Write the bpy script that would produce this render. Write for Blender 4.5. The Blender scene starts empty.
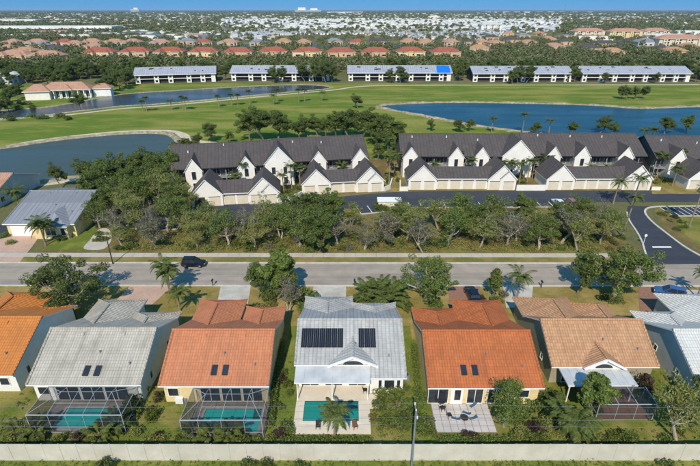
import bpy, math, random
import numpy as np
from mathutils import Vector

R = math.radians
rnd = random.Random(7)
scene = bpy.context.scene
col = scene.collection

# ---------------------------------------------------------------- camera, sky, sun, exposure
CAM_H = 42.0
FPX = 466.667                                   # focal length in photo pixels (24 mm on 36 mm, photo 700 wide)
PITCH = math.atan((233 - 9.5) / FPX)
cam = bpy.data.cameras.new('camera'); cam.lens = 24; cam.sensor_width = 36
cam.clip_start = 0.5; cam.clip_end = 60000
cam_o = bpy.data.objects.new('camera', cam); col.objects.link(cam_o)
cam_o.location = (0, 0, CAM_H); cam_o.rotation_euler = (R(90) - PITCH, 0, 0)
scene.camera = cam_o

SUN_EL, SUN_AZ = R(43), R(-9)                   # sun behind the camera, a little to the left
sun = bpy.data.lights.new('sun', 'SUN'); sun.energy = 3.3; sun.angle = R(0.53); sun.color = (1, .915, .78)
sun_o = bpy.data.objects.new('sun', sun); col.objects.link(sun_o)
sd = Vector((math.sin(SUN_AZ) * math.cos(SUN_EL), -math.cos(SUN_AZ) * math.cos(SUN_EL), math.sin(SUN_EL)))
sun_o.rotation_euler = sd.to_track_quat('Z', 'Y').to_euler()
sun_o.location = (0, -50, 90)

world = bpy.data.worlds.new('World'); scene.world = world; world.use_nodes = True
wn = world.node_tree; wn.nodes.clear()
sky = wn.nodes.new('ShaderNodeTexSky'); sky.sky_type = 'NISHITA'; sky.sun_disc = False
sky.sun_elevation = SUN_EL; sky.sun_rotation = math.atan2(sd.x, sd.y)
sky.altitude = 0; sky.air_density = 1.0; sky.dust_density = 0.0; sky.ozone_density = 2.5
wtc = wn.nodes.new('ShaderNodeTexCoord'); wad = wn.nodes.new('ShaderNodeVectorMath'); wad.operation = 'ADD'
wad.inputs[1].default_value = (0, 0, 0.55)      # a clear, deep blue sky down to the horizon
wno = wn.nodes.new('ShaderNodeVectorMath'); wno.operation = 'NORMALIZE'
wbg = wn.nodes.new('ShaderNodeBackground'); wbg.inputs[1].default_value = 0.15
wou = wn.nodes.new('ShaderNodeOutputWorld')
wn.links.new(wtc.outputs['Generated'], wad.inputs[0]); wn.links.new(wad.outputs[0], wno.inputs[0])
wn.links.new(wno.outputs[0], sky.inputs[0]); whs = wn.nodes.new('ShaderNodeHueSaturation'); whs.inputs['Hue'].default_value = .482; whs.inputs['Saturation'].default_value = 1.25
wn.links.new(sky.outputs[0], whs.inputs['Color']); wn.links.new(whs.outputs[0], wbg.inputs[0]); wn.links.new(wbg.outputs[0], wou.inputs[0])
vs = scene.view_settings
vs.view_transform = 'Standard'; vs.look = 'None'; vs.exposure = 0.56; vs.gamma = 1; vs.use_curve_mapping = False
scene.cycles.max_bounces = 6; scene.cycles.transparent_max_bounces = 12

def at(px, py, z=0.0):
    """place on the level z that the photo shows at pixel (px, py)"""
    a = (px - 350) / FPX; b = (233 - py) / FPX
    dy = math.cos(PITCH) + b * math.sin(PITCH); dz = -math.sin(PITCH) + b * math.cos(PITCH)
    t = (z - CAM_H) / dz
    return (a * t, dy * t)

# ---------------------------------------------------------------- materials
def lin(r, g, b):
    f = lambda c: (c / 255 / 12.92) if c <= 10.3 else ((c / 255 + .055) / 1.055) ** 2.4
    return (f(r), f(g), f(b), 1.0)

def node(nt, t, ins=None, **props):
    n = nt.nodes.new('ShaderNode' + t)
    for k, v in props.items(): setattr(n, k, v)
    for k, v in (ins or {}).items():
        s = n.inputs[k]
        if isinstance(v, bpy.types.NodeSocket): nt.links.new(v, s)
        else: s.default_value = v
    return n

def newmat(name):
    m = bpy.data.materials.new(name); m.use_nodes = True
    nt = m.node_tree; nt.nodes.clear()
    out = nt.nodes.new('ShaderNodeOutputMaterial')
    return m, nt, out

def mixc(nt, fac, a, b, blend='MIX'):
    n = nt.nodes.new('ShaderNodeMix'); n.data_type = 'RGBA'; n.blend_type = blend
    for s, v in ((n.inputs[0], fac), (n.inputs[6], a), (n.inputs[7], b)):
        if isinstance(v, bpy.types.NodeSocket): nt.links.new(v, s)
        else: s.default_value = v
    return n.outputs[2]

def ramp(nt, fac, lo, hi):
    n = node(nt, 'MapRange', {0: fac, 1: lo, 2: hi})
    return n.outputs[0]

def pos(nt): return node(nt, 'NewGeometry').outputs['Position']

def surf(name, c1, c2=None, rough=.8, scale=1.0, lo=.35, hi=.65, bump=0.0, bscale=None, c3=None, s3=None, metal=0, spec=.4, detail=5, f3=.6, stretch=None):
    """plain weathered surface: two tones in noise, a third in bigger patches, fine relief"""
    m, nt, out = newmat(name)
    p = pos(nt)
    n1 = node(nt, 'TexNoise', {'Vector': p, 'Scale': scale, 'Detail': detail, 'Roughness': .62})
    c = mixc(nt, ramp(nt, n1.outputs[0], lo, hi), c1, c2 or c1)
    if c3:
        p2 = node(nt, 'Mapping', {'Vector': p, 'Scale': stretch}).outputs[0] if stretch else p
        n2 = node(nt, 'TexNoise', {'Vector': p2, 'Scale': s3 or scale / 7, 'Detail': 4, 'Roughness': .6})
        f = node(nt, 'Math', {0: ramp(nt, n2.outputs[0], .45, .7), 1: f3}, operation='MULTIPLY').outputs[0]
        c = mixc(nt, f, c, c3)
    bs = node(nt, 'BsdfPrincipled', {'Base Color': c, 'Roughness': rough, 'Metallic': metal, 'Specular IOR Level': spec})
    if bump:
        nb = node(nt, 'TexNoise', {'Vector': p, 'Scale': bscale or scale * 4, 'Detail': 4})
        b = node(nt, 'Bump', {'Strength': bump, 'Distance': .05, 'Height': nb.outputs[0]})
        nt.links.new(b.outputs[0], bs.inputs['Normal'])
    nt.links.new(bs.outputs[0], out.inputs[0])
    return m

def tile_roof(name, c1, c2, stain, pan=.32, row=.42, strength=.9, var=.6, stain_f=.5, dist=.06):
    """roof covering laid in courses; UV is in metres, u along the eave, v up the slope"""
    m, nt, out = newmat(name)
    uv = node(nt, 'UVMap').outputs[0]
    sx = node(nt, 'SeparateXYZ', {0: uv})
    M = lambda op, a, b=0.0: node(nt, 'Math', {0: a, 1: b}, operation=op).outputs[0]
    u = M('DIVIDE', sx.outputs[0], pan); v = M('DIVIDE', sx.outputs[1], row)
    hu = M('ABSOLUTE', M('SINE', M('MULTIPLY', u, math.pi)))
    fv = M('FRACT', v)
    h = M('SUBTRACT', M('MULTIPLY', hu, .8), M('MULTIPLY', fv, .55))
    idx = node(nt, 'CombineXYZ', {0: M('FLOOR', u), 1: M('FLOOR', v)})
    wnz = node(nt, 'TexWhiteNoise', {'Vector': idx.outputs[0]}, noise_dimensions='2D')
    c = mixc(nt, M('MULTIPLY', wnz.outputs[0], var * .8), c1, c2)
    p = pos(nt)
    n2 = node(nt, 'TexNoise', {'Vector': p, 'Scale': .35, 'Detail': 6, 'Roughness': .7})
    c = mixc(nt, M('MULTIPLY', ramp(nt, n2.outputs[0], .45, .75), stain_f), c, stain)
    # streaks of grime running down the slope
    st = node(nt, 'Mapping', {'Vector': uv, 'Scale': (1.6, .12, 1)})
    n3 = node(nt, 'TexNoise', {'Vector': st.outputs[0], 'Scale': 1.0, 'Detail': 4})
    c = mixc(nt, M('MULTIPLY', ramp(nt, n3.outputs[0], .45, .75), .5), c, stain)
    groove = M('MAXIMUM', M('MULTIPLY', M('LESS_THAN', fv, .16), .3), M('MULTIPLY', M('LESS_THAN', hu, .35), .38))
    c = mixc(nt, groove, c, tuple(x * .55 for x in stain[:3]) + (1,))
    bs = node(nt, 'BsdfPrincipled', {'Base Color': c, 'Roughness': .75, 'Specular IOR Level': .3})
    b = node(nt, 'Bump', {'Strength': strength, 'Distance': dist, 'Height': h})
    nt.links.new(b.outputs[0], bs.inputs['Normal'])
    nt.links.new(bs.outputs[0], out.inputs[0])
    return m

def foliage(name, dark, light, trans=.42, hue=.35, attr=False, alt=None):
    m, nt, out = newmat(name)
    g = node(nt, 'NewGeometry')
    c = mixc(nt, g.outputs['Random Per Island'], dark, light)
    if attr: f = node(nt, 'Attribute', attribute_name='tint').outputs['Fac']
    else: f = node(nt, 'ObjectInfo').outputs['Random']
    c2 = mixc(nt, hue, c, alt or (.13, .115, .035, 1))
    c = mixc(nt, f, c, c2)
    d = node(nt, 'BsdfPrincipled', {'Base Color': c, 'Roughness': .55, 'Specular IOR Level': .25})
    t = node(nt, 'BsdfTranslucent', {'Color': c})
    mx = node(nt, 'MixShader', {0: trans, 1: d.outputs[0], 2: t.outputs[0]})
    nt.links.new(mx.outputs[0], out.inputs[0])
    return m

def water(name, deep, shallow=None, rough=.06, wave=.25, wscale=1.2, spec=.5):
    m, nt, out = newmat(name)
    p = pos(nt)
    n = node(nt, 'TexNoise', {'Vector': p, 'Scale': .03, 'Detail': 3})
    c = mixc(nt, ramp(nt, n.outputs[0], .35, .7), deep, shallow or deep)
    wp = node(nt, 'Mapping', {'Vector': p, 'Scale': (.012, .05, 1)})
    wnd = node(nt, 'TexNoise', {'Vector': wp.outputs[0], 'Scale': 1.0, 'Detail': 5, 'Roughness': .6})
    rg = node(nt, 'MapRange', {0: wnd.outputs[0], 1: .35, 2: .65, 3: rough, 4: rough * 3.2}).outputs[0]
    bs = node(nt, 'BsdfPrincipled', {'Base Color': c, 'Roughness': rg, 'IOR': 1.33, 'Specular IOR Level': spec})
    mp = node(nt, 'Mapping', {'Vector': p, 'Scale': (1, 2.2, 1)})
    nb = node(nt, 'TexNoise', {'Vector': mp.outputs[0], 'Scale': wscale, 'Detail': 4})
    b = node(nt, 'Bump', {'Strength': wave, 'Distance': .08, 'Height': nb.outputs[0]})
    nt.links.new(b.outputs[0], bs.inputs['Normal'])
    nt.links.new(bs.outputs[0], out.inputs[0])
    return m

def screen_mat(name):
    m, nt, out = newmat(name)
    d = node(nt, 'BsdfDiffuse', {'Color': (.028, .036, .048, 1)})
    t = node(nt, 'BsdfTransparent')
    mx = node(nt, 'MixShader', {0: .4, 1: t.outputs[0], 2: d.outputs[0]})
    nt.links.new(mx.outputs[0], out.inputs[0])
    return m

M = {}
M['orange_tile'] = tile_roof('orange_tile', lin(198, 128, 90), lin(184, 112, 74), lin(150, 98, 72), strength=.55, var=.8)
M['bright_tile'] = tile_roof('bright_tile', lin(206, 130, 62), lin(190, 112, 48), lin(160, 98, 56), strength=.9)
M['red_tile'] = tile_roof('red_tile', lin(190, 110, 64), lin(172, 92, 48), lin(132, 78, 50), strength=.65, var=.8)
M['tan_tile'] = tile_roof('tan_tile', lin(196, 152, 114), lin(172, 126, 90), lin(146, 108, 82), var=.9, strength=.9)
M['white_tile'] = tile_roof('white_tile', lin(188, 180, 166), lin(170, 162, 148), lin(128, 120, 106), var=.6, stain_f=.55)
M['grey_tile'] = tile_roof('grey_tile', lin(184, 181, 176), lin(162, 160, 156), lin(128, 126, 123), pan=.5, row=.34, strength=.5, stain_f=.6)
M['bright_white_tile'] = tile_roof('bright_white_tile', lin(208, 206, 200), lin(190, 188, 182), lin(160, 158, 152), stain_f=.35)
M['metal_roof'] = tile_roof('metal_roof', lin(138, 140, 146), lin(128, 130, 137), lin(108, 110, 116), pan=.9, row=30, strength=.4, stain_f=.3)
M['dark_shingle'] = tile_roof('dark_shingle', lin(92, 84, 81), lin(78, 71, 69), lin(68, 62, 60), pan=.9, row=.3, strength=.3, var=.9, stain_f=.5)
M['pale_metal_roof'] = tile_roof('pale_metal_roof', lin(168, 170, 180), lin(150, 152, 163), lin(126, 128, 138), pan=1.4, row=2.5, strength=.2, stain_f=.5)
M['far_red_tile'] = tile_roof('far_red_tile', lin(172, 96, 72), lin(150, 80, 60), lin(120, 70, 56), pan=.6, row=.8, strength=.4)
M['club_tile'] = tile_roof('club_tile', lin(190, 146, 120), lin(168, 124, 100), lin(140, 104, 84), pan=.6, row=.8, strength=.5)
M['flat_white_roof'] = surf('flat_white_roof', lin(194, 194, 193), lin(176, 177, 177), scale=.6, rough=.5, c3=lin(150, 152, 158), s3=.5, f3=.5)
M['white_wall'] = surf('white_wall', lin(228, 224, 214), lin(216, 211, 200), scale=.8, bump=.15, bscale=30)
M['pale_cream_wall'] = surf('pale_cream_wall', lin(214, 202, 178), lin(198, 186, 162), scale=.3)
M['cream_wall'] = surf('cream_wall', lin(222, 200, 148), lin(208, 184, 132), scale=.7, bump=.15, bscale=30)
M['beige_wall'] = surf('beige_wall', lin(206, 176, 132), lin(190, 160, 118), scale=.7, bump=.15, bscale=30)
M['olive_wall'] = surf('olive_wall', lin(158, 148, 122), lin(146, 136, 112), scale=.7, bump=.15, bscale=30)
M['grey_wall'] = surf('grey_wall', lin(196, 196, 192), lin(182, 182, 178), scale=.7, bump=.15, bscale=30)
M['condo_wall'] = surf('condo_wall', lin(226, 221, 212), lin(216, 210, 200), scale=.5, bump=.1, bscale=20)
M['condo_wall_shade'] = surf('condo_wall_shade', lin(112, 106, 98), lin(96, 90, 84), scale=.6)  # condo wall colour darkened to stand in for shade behind the balconies
M['balcony_shade'] = surf('balcony_shade', lin(150, 148, 146), lin(138, 136, 134), scale=.5, bump=.1, bscale=20)  # greyed copy of the condo wall, balcony shade put into its colour
M['trim'] = surf('trim', lin(232, 230, 224), lin(222, 220, 214), rough=.5)
M['garage_door'] = surf('garage_door', lin(212, 200, 178), lin(202, 190, 168), scale=1, rough=.55)
M['glass'] = surf('glass', (.02, .024, .03, 1), (.03, .036, .045, 1), rough=.06, scale=.4, spec=.6)
M['dark_recess'] = surf('dark_recess', lin(62, 58, 54), lin(48, 46, 44), scale=2)  # near-black tone that paints the shade of open recesses
M['wood_door'] = surf('wood_door', lin(120, 82, 54), lin(98, 66, 42), scale=3)
M['solar'] = surf('solar', (.008, .010, .016, 1), (.012, .014, .022, 1), rough=.35, scale=2, spec=.4)
M['dark_metal'] = surf('dark_metal', lin(52, 52, 54), lin(40, 40, 42), rough=.45)
M['white_metal'] = surf('white_metal', lin(226, 226, 224), lin(214, 214, 212), rough=.4)
M['cage_metal'] = surf('cage_metal', lin(172, 175, 178), lin(158, 161, 164), rough=.4)
M['grey_metal'] = surf('grey_metal', lin(128, 132, 138), lin(110, 114, 120), rough=.5)
M['screen'] = screen_mat('screen')
M['fence'] = surf('fence', lin(200, 192, 176), lin(186, 178, 162), scale=.6, bump=.25, bscale=12, c3=lin(176, 168, 150), s3=.25, f3=.7)
M['concrete'] = surf('concrete', lin(192, 186, 175), lin(176, 170, 159), scale=.8, bump=.2, bscale=15, c3=lin(150, 142, 130), s3=.35, f3=.7)
M['sidewalk'] = surf('sidewalk', lin(190, 182, 168), lin(176, 168, 154), scale=.7, bump=.2, bscale=15, c3=lin(165, 156, 142), s3=.15, f3=.6)
M['kerb'] = surf('kerb', lin(200, 194, 184), lin(178, 172, 160), scale=.9, bump=.2)
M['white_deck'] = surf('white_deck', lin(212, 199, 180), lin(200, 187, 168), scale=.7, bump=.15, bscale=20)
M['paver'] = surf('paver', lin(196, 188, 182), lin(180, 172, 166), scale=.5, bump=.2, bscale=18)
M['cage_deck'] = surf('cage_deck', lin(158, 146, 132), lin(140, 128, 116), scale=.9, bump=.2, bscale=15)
M['paver_dark'] = surf('paver_dark', lin(146, 130, 122), lin(130, 116, 108), scale=1.0)
M['pink_paver'] = surf('pink_paver', lin(198, 164, 142), lin(178, 146, 126), scale=2.5, bump=.2, bscale=16, c3=lin(160, 138, 122), s3=.25)
M['brown_paver'] = surf('brown_paver', lin(150, 112, 92), lin(130, 96, 78), scale=2.5, bump=.2, bscale=16)
M['asphalt'] = surf('asphalt', lin(62, 65, 74), lin(54, 57, 65), scale=.5, rough=.85, bump=.2, bscale=20, c3=lin(46, 48, 54), s3=.4, f3=.7, stretch=(.12, .9, 1))
M['street'] = surf('street', lin(166, 153, 138), lin(152, 140, 126), scale=.45, rough=.9, bump=.2, bscale=20, c3=lin(120, 113, 106), s3=.5, f3=.75, stretch=(.05, 1.1, 1))
M['paint'] = surf('paint', lin(224, 224, 220), lin(196, 196, 192), scale=2.0)
def grass(name, c1, c2, c3, c4, s=1.0, stretch=1.0, bump=.6):
    """turf: blade-scale mottling, tufts, worn patches"""
    m, nt, out = newmat(name)
    p = node(nt, 'Mapping', {'Vector': pos(nt), 'Scale': (1, stretch, 1)}).outputs[0]
    N = lambda sc, d=5, rg=.65: node(nt, 'TexNoise', {'Vector': p, 'Scale': sc * s, 'Detail': d, 'Roughness': rg}).outputs[0]
    c = mixc(nt, ramp(nt, N(4.5, 8, .75), .36, .64), c1, c2)
    c = mixc(nt, ramp(nt, N(.16), .46, .60), c, mixc(nt, ramp(nt, N(6, 6, .8), .4, .6), c3, c1))
    c = mixc(nt, ramp(nt, N(.45, 7, .7), .52, .66), c, c4)
    bs = node(nt, 'BsdfPrincipled', {'Base Color': c, 'Roughness': .9, 'Specular IOR Level': .1})
    b = node(nt, 'Bump', {'Strength': bump, 'Distance': .08, 'Height': N(9, 4)})
    nt.links.new(b.outputs[0], bs.inputs['Normal']); nt.links.new(bs.outputs[0], out.inputs[0])
    return m
M['lawn'] = grass('lawn', lin(112, 120, 50), lin(80, 90, 32), lin(154, 130, 82), lin(126, 112, 62))
M['dry_lawn'] = grass('dry_lawn', lin(150, 130, 76), lin(112, 102, 50), lin(164, 142, 94), lin(108, 106, 48))
M['green_lawn'] = grass('green_lawn', lin(110, 124, 50), lin(82, 96, 34), lin(140, 132, 74), lin(98, 106, 44))
M['verge'] = grass('verge', lin(128, 122, 62), lin(92, 92, 40), lin(156, 134, 88), lin(138, 118, 76))
M['mulch'] = grass('mulch', lin(130, 110, 72), lin(88, 76, 46), lin(116, 116, 52), lin(140, 126, 72), bump=.9)
M['fairway'] = grass('fairway', lin(106, 122, 44), lin(80, 102, 32), lin(156, 140, 80), lin(128, 130, 58), s=.14, stretch=3.2, bump=.2)
M['ground'] = grass('ground', lin(112, 108, 70), lin(88, 90, 56), lin(136, 122, 90), lin(98, 98, 60), s=.1, bump=.2)
M['sand'] = surf('sand', lin(206, 192, 168), lin(184, 168, 142), scale=.4, bump=.3, bscale=4)
M['rock_bank'] = surf('rock_bank', lin(176, 162, 136), lin(120, 108, 88), scale=.9, bump=.7, bscale=2.5, c3=lin(112, 112, 66), s3=.2)
M['pool_tile'] = surf('pool_tile', lin(26, 110, 104), lin(20, 96, 94), scale=2, rough=.3)
M['lake_blue'] = water('lake_blue', (.012, .06, .10, 1), (.017, .07, .11, 1), rough=.15, wave=.3, wscale=.6, spec=.35)
M['lake_grey'] = water('lake_grey', (.055, .076, .070, 1), (.065, .085, .072, 1), rough=.15, wave=.3, wscale=.6, spec=.2)
M['canal'] = water('canal', (.05, .065, .075, 1), (.03, .045, .055, 1), rough=.1, wave=.2, wscale=.5)
M['pool_water'] = water('pool_water', (.012, .20, .17, 1), (.016, .23, .20, 1), rough=.03, wave=.2, wscale=3)
M['cage_pool_water'] = water('cage_pool_water', (.025, .5, .44, 1), (.035, .55, .48, 1), rough=.03, wave=.15, wscale=3)
M['blue_fabric'] = surf('blue_fabric', lin(52, 96, 122), lin(44, 84, 108), scale=3)
M['blue_tarp'] = surf('blue_tarp', lin(24, 118, 222), lin(18, 104, 206), scale=.4, rough=.4)
M['bark'] = surf('bark', lin(128, 114, 98), lin(96, 84, 70), scale=3, bump=.5, bscale=9)
M['pale_bark'] = surf('pale_bark', lin(176, 166, 150), lin(138, 128, 112), scale=3, bump=.5, bscale=9)
M['palm_bark'] = surf('palm_bark', lin(150, 136, 116), lin(118, 104, 86), scale=4, bump=.5, bscale=9)
M['leaf_dark'] = foliage('leaf_dark', (.062, .098, .024, 1), (.215, .275, .07, 1), hue=.3)
M['leaf_mid'] = foliage('leaf_mid', (.082, .122, .024, 1), (.26, .33, .075, 1), hue=.28)
M['leaf_olive'] = foliage('leaf_olive', (.125, .152, .036, 1), (.35, .385, .11, 1), hue=.45, alt=(.36, .31, .09, 1))
M['leaf_grey'] = foliage('leaf_grey', (.10, .105, .065, 1), (.28, .275, .18, 1), hue=.5, alt=(.27, .22, .13, 1))
M['leaf_lime'] = foliage('leaf_lime', (.07, .11, .015, 1), (.20, .24, .045, 1))
M['leaf_yellow'] = foliage('leaf_yellow', (.16, .13, .03, 1), (.34, .28, .09, 1))
M['leaf_red'] = foliage('leaf_red', (.05, .03, .025, 1), (.14, .085, .065, 1))
M['frond'] = foliage('frond', (.07, .11, .022, 1), (.22, .27, .07, 1), hue=.3)
M['frond_yellow'] = foliage('frond_yellow', (.075, .11, .02, 1), (.25, .28, .07, 1), hue=.25)
M['far_leaf'] = foliage('far_leaf', (.055, .078, .024, 1), (.18, .215, .065, 1), attr=True, hue=.6, trans=.15, alt=(.17, .145, .07, 1))
M['car_paint_black'] = surf('car_paint_black', (.008, .011, .018, 1), (.009, .012, .02, 1), rough=.15, spec=.6)
M['car_paint_blue'] = surf('car_paint_blue', lin(58, 98, 148), lin(54, 92, 142), rough=.2, spec=.6)
M['car_paint_white'] = surf('car_paint_white', lin(206, 218, 220), lin(200, 212, 214), rough=.2, spec=.6)
M['car_paint_red'] = surf('car_paint_red', lin(150, 104, 92), lin(142, 98, 86), rough=.25, spec=.6)
M['tyre'] = surf('tyre', (.012, .012, .012, 1), (.02, .02, .02, 1), rough=.9)
M['red_lamp'] = surf('red_lamp', lin(150, 20, 16), lin(140, 18, 14), rough=.3)

# ---------------------------------------------------------------- mesh helpers
class MB:
    """collects faces; build() links them as ONE mesh object with metre UVs"""
    def __init__(s): s.v = []; s.f = []; s.m = []
    def face(s, pts, mi=0):
        i = len(s.v); s.v.extend([tuple(p) for p in pts]); s.f.append(tuple(range(i, i + len(pts)))); s.m.append(mi)
    def box(s, x0, x1, y0, y1, z0, z1, mi=0, bottom=True):
        a = [(x0, y0), (x1, y0), (x1, y1), (x0, y1)]
        for i in range(4):
            p, q = a[i], a[(i + 1) % 4]
            s.face([(p[0], p[1], z0), (q[0], q[1], z0), (q[0], q[1], z1), (p[0], p[1], z1)], mi)
        s.face([(p[0], p[1], z1) for p in a], mi)
        if bottom: s.face([(p[0], p[1], z0) for p in reversed(a)], mi)
    def prism(s, poly, z0, z1, mi=0, smi=None):
        n = len(poly)
        for i in range(n):
            p, q = poly[i], poly[(i + 1) % n]
            s.face([(p[0], p[1], z0), (q[0], q[1], z0), (q[0], q[1], z1), (p[0], p[1], z1)], mi if smi is None else smi)
        s.face([(p[0], p[1], z1) for p in poly], mi)
    def slab(s, pts, th, mi=0, smi=1):
        """roof plane with thickness, pts counter-clockwise seen from above"""
        lo = [(p[0], p[1], p[2] - th) for p in pts]; n = len(pts)
        s.face(pts, mi); s.face(list(reversed(lo)), smi)
        for i in range(n):
            j = (i + 1) % n
            s.face([lo[i], lo[j], pts[j], pts[i]], smi)
    def bar(s, p, q, w, mi=0, n=4, w2=None):
        p = Vector(p); q = Vector(q); d = (q - p)
        if d.length < 1e-6: return
        d.normalize(); up = Vector((0, 0, 1)) if abs(d.z) < .95 else Vector((1, 0, 0))
        a = d.cross(up).normalized(); b = d.cross(a).normalized()
        w2 = w if w2 is None else w2
        r0 = []; r1 = []
        for k in range(n):
            t = 2 * math.pi * (k + .5) / n
            o = a * math.cos(t) + b * math.sin(t)
            r0.append(p + o * w * .7071); r1.append(q + o * w2 * .7071)
        for k in range(n):
            j = (k + 1) % n
            s.face([r0[j], r0[k], r1[k], r1[j]], mi)
        s.face(r0, mi); s.face(list(reversed(r1)), mi)
    def extrude_x(s, prof, x0, x1, mi=0):
        """profile in (y, z), counter-clockwise seen from +x, extruded along x"""
        n = len(prof)
        for i in range(n):
            p, q = prof[i], prof[(i + 1) % n]
            s.face([(x0, p[0], p[1]), (x0, q[0], q[1]), (x1, q[0], q[1]), (x1, p[0], p[1])], mi)
        s.face([(x0, p[0], p[1]) for p in reversed(prof)], mi); s.face([(x1, p[0], p[1]) for p in prof], mi)
    def extrude_y(s, prof, y0, y1, mi=0):
        """profile in (x, z) extruded along y"""
        n = len(prof)
        for i in range(n):
            p, q = prof[i], prof[(i + 1) % n]
            s.face([(p[0], y0, p[1]), (q[0], y0, q[1]), (q[0], y1, q[1]), (p[0], y1, p[1])], mi)
        s.face([(p[0], y0, p[1]) for p in prof], mi); s.face([(p[0], y1, p[1]) for p in reversed(prof)], mi)
    def mesh(s, name, mats, smooth=False):
        me = bpy.data.meshes.new(name)
        me.from_pydata(s.v, [], s.f)
        for m in (mats if isinstance(mats, (list, tuple)) else [mats]): me.materials.append(M[m])
        me.polygons.foreach_set('material_index', s.m)
        if smooth: me.polygons.foreach_set('use_smooth', [True] * len(s.f))
        uvl = me.uv_layers.new(name='UVMap'); data = []
        for f in s.f:
            p = [Vector(s.v[i]) for i in f]
            n = Vector((0, 0, 0))
            for i in range(len(p)):
                a, b = p[i], p[(i + 1) % len(p)]
                n += Vector(((a.y - b.y) * (a.z + b.z), (a.z - b.z) * (a.x + b.x), (a.x - b.x) * (a.y + b.y)))
            n = n.normalized() if n.length > 1e-9 else Vector((0, 0, 1))
            u = Vector((0, 0, 1)).cross(n)
            u = Vector((1, 0, 0)) if u.length < 1e-3 else u.normalized()
            v = n.cross(u)
            for q in p: data += [q.dot(u), q.dot(v)]
        uvl.data.foreach_set('uv', data)
        me.update()
        return me
    def build(s, name, mats, parent=None, smooth=False):
        return link(name, s.mesh(name, mats, smooth), parent)

def link(name, me, parent=None, loc=(0, 0, 0), rot=(0, 0, 0), sc=1.0):
    o = bpy.data.objects.new(name, me); col.objects.link(o)
    o.location = loc; o.rotation_euler = rot
    o.scale = (sc, sc, sc) if isinstance(sc, (int, float)) else sc
    if parent is not None: o.parent = parent
    return o

def tag(o, label=None, cat=None, group=None, kind=None):
    for k, v in (('label', label), ('category', cat), ('group', group), ('kind', kind)):
        if v: o[k] = v
    return o

def thing(name, label, cat, loc=(0, 0, 0), rz=0.0, group=None, sc=1.0):
    o = link(name, None, None, loc, (0, 0, rz), sc)
    return tag(o, label, cat, group)

def structure(o): o['kind'] = 'structure'; return o

def smooth_loop(pts, n=6, closed=True):
    out = []; L = len(pts)
    for i in range(L if closed else L - 1):
        g = lambda k: Vector((*pts[k % L], 0)) if closed else Vector((*pts[max(0, min(L - 1, k))], 0))
        p0, p1, p2, p3 = g(i - 1), g(i), g(i + 1), g(i + 2)
        for k in range(n):
            t = k / n
            q = .5 * ((2 * p1) + (p2 - p0) * t + (2 * p0 - 5 * p1 + 4 * p2 - p3) * t * t + (3 * p1 - p0 - 3 * p2 + p3) * t ** 3)
            out.append((q.x, q.y))
    if not closed: out.append(tuple(pts[-1]))
    return out

def sheet(name, poly, z, m, label=None, cat=None):
    b = MB(); b.face([(p[0], p[1], z) for p in poly])
    me = b.mesh(name, m)
    o = link(name, me); structure(o)
    if label: o['label'] = label
    return o

def ribbon(line, w, z0, z1):
    """raised strip along a polyline"""
    b = MB(); n = len(line); L = []; Rr = []
    for i in range(n):
        a = Vector(line[max(0, i - 1)]); c = Vector(line[min(n - 1, i + 1)])
        d = (c - a).normalized(); nn = Vector((-d.y, d.x)); p = Vector(line[i])
        L.append(p + nn * w / 2); Rr.append(p - nn * w / 2)
    for i in range(n - 1):
        A, B, C, D = Rr[i], Rr[i + 1], L[i + 1], L[i]
        b.face([(A.x, A.y, z1), (B.x, B.y, z1), (C.x, C.y, z1), (D.x, D.y, z1)])
        b.face([(A.x, A.y, z0), (B.x, B.y, z0), (B.x, B.y, z1), (A.x, A.y, z1)])
        b.face([(C.x, C.y, z0), (D.x, D.y, z0), (D.x, D.y, z1), (C.x, C.y, z1)])
    for i, (p, q) in ((0, (L[0], Rr[0])), (n - 1, (Rr[-1], L[-1]))):
        b.face([(p.x, p.y, z0), (q.x, q.y, z0), (q.x, q.y, z1), (p.x, p.y, z1)])
    return b

ONES = ['', 'first', 'second', 'third', 'fourth', 'fifth', 'sixth', 'seventh', 'eighth', 'ninth', 'tenth', 'eleventh', 'twelfth', 'thirteenth', 'fourteenth', 'fifteenth', 'sixteenth', 'seventeenth', 'eighteenth', 'nineteenth', 'twentieth']
def ordn(i):
    i += 1
    return ONES[i] if i <= 20 else 'twenty ' + ONES[i - 20] if i < 30 else 'thirty ' + ONES[i - 30]

# ================================================================ THE SETTING
sheet('ground', [(-30000, -200), (30000, -200), (30000, 40000), (-30000, 40000)], 0, 'ground', 'flat olive brown ground running out to the horizon')
sheet('golf_course', [(-420, 143), (-60, 143), (0, 143), (450, 146), (450, 305), (100, 306), (-60, 309), (-300, 290), (-420, 280)], .02, 'fairway', 'green and straw coloured golf fairway between the lakes')
sheet('condo_grounds', [(-62, 96.5), (-40, 103), (8, 112), (12, 113), (150, 113), (150, 143.5), (-62, 143.5)], .016, 'mulch')

def P(*pts, z=0.0): return [at(a, b, z) for a, b in pts]

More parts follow.
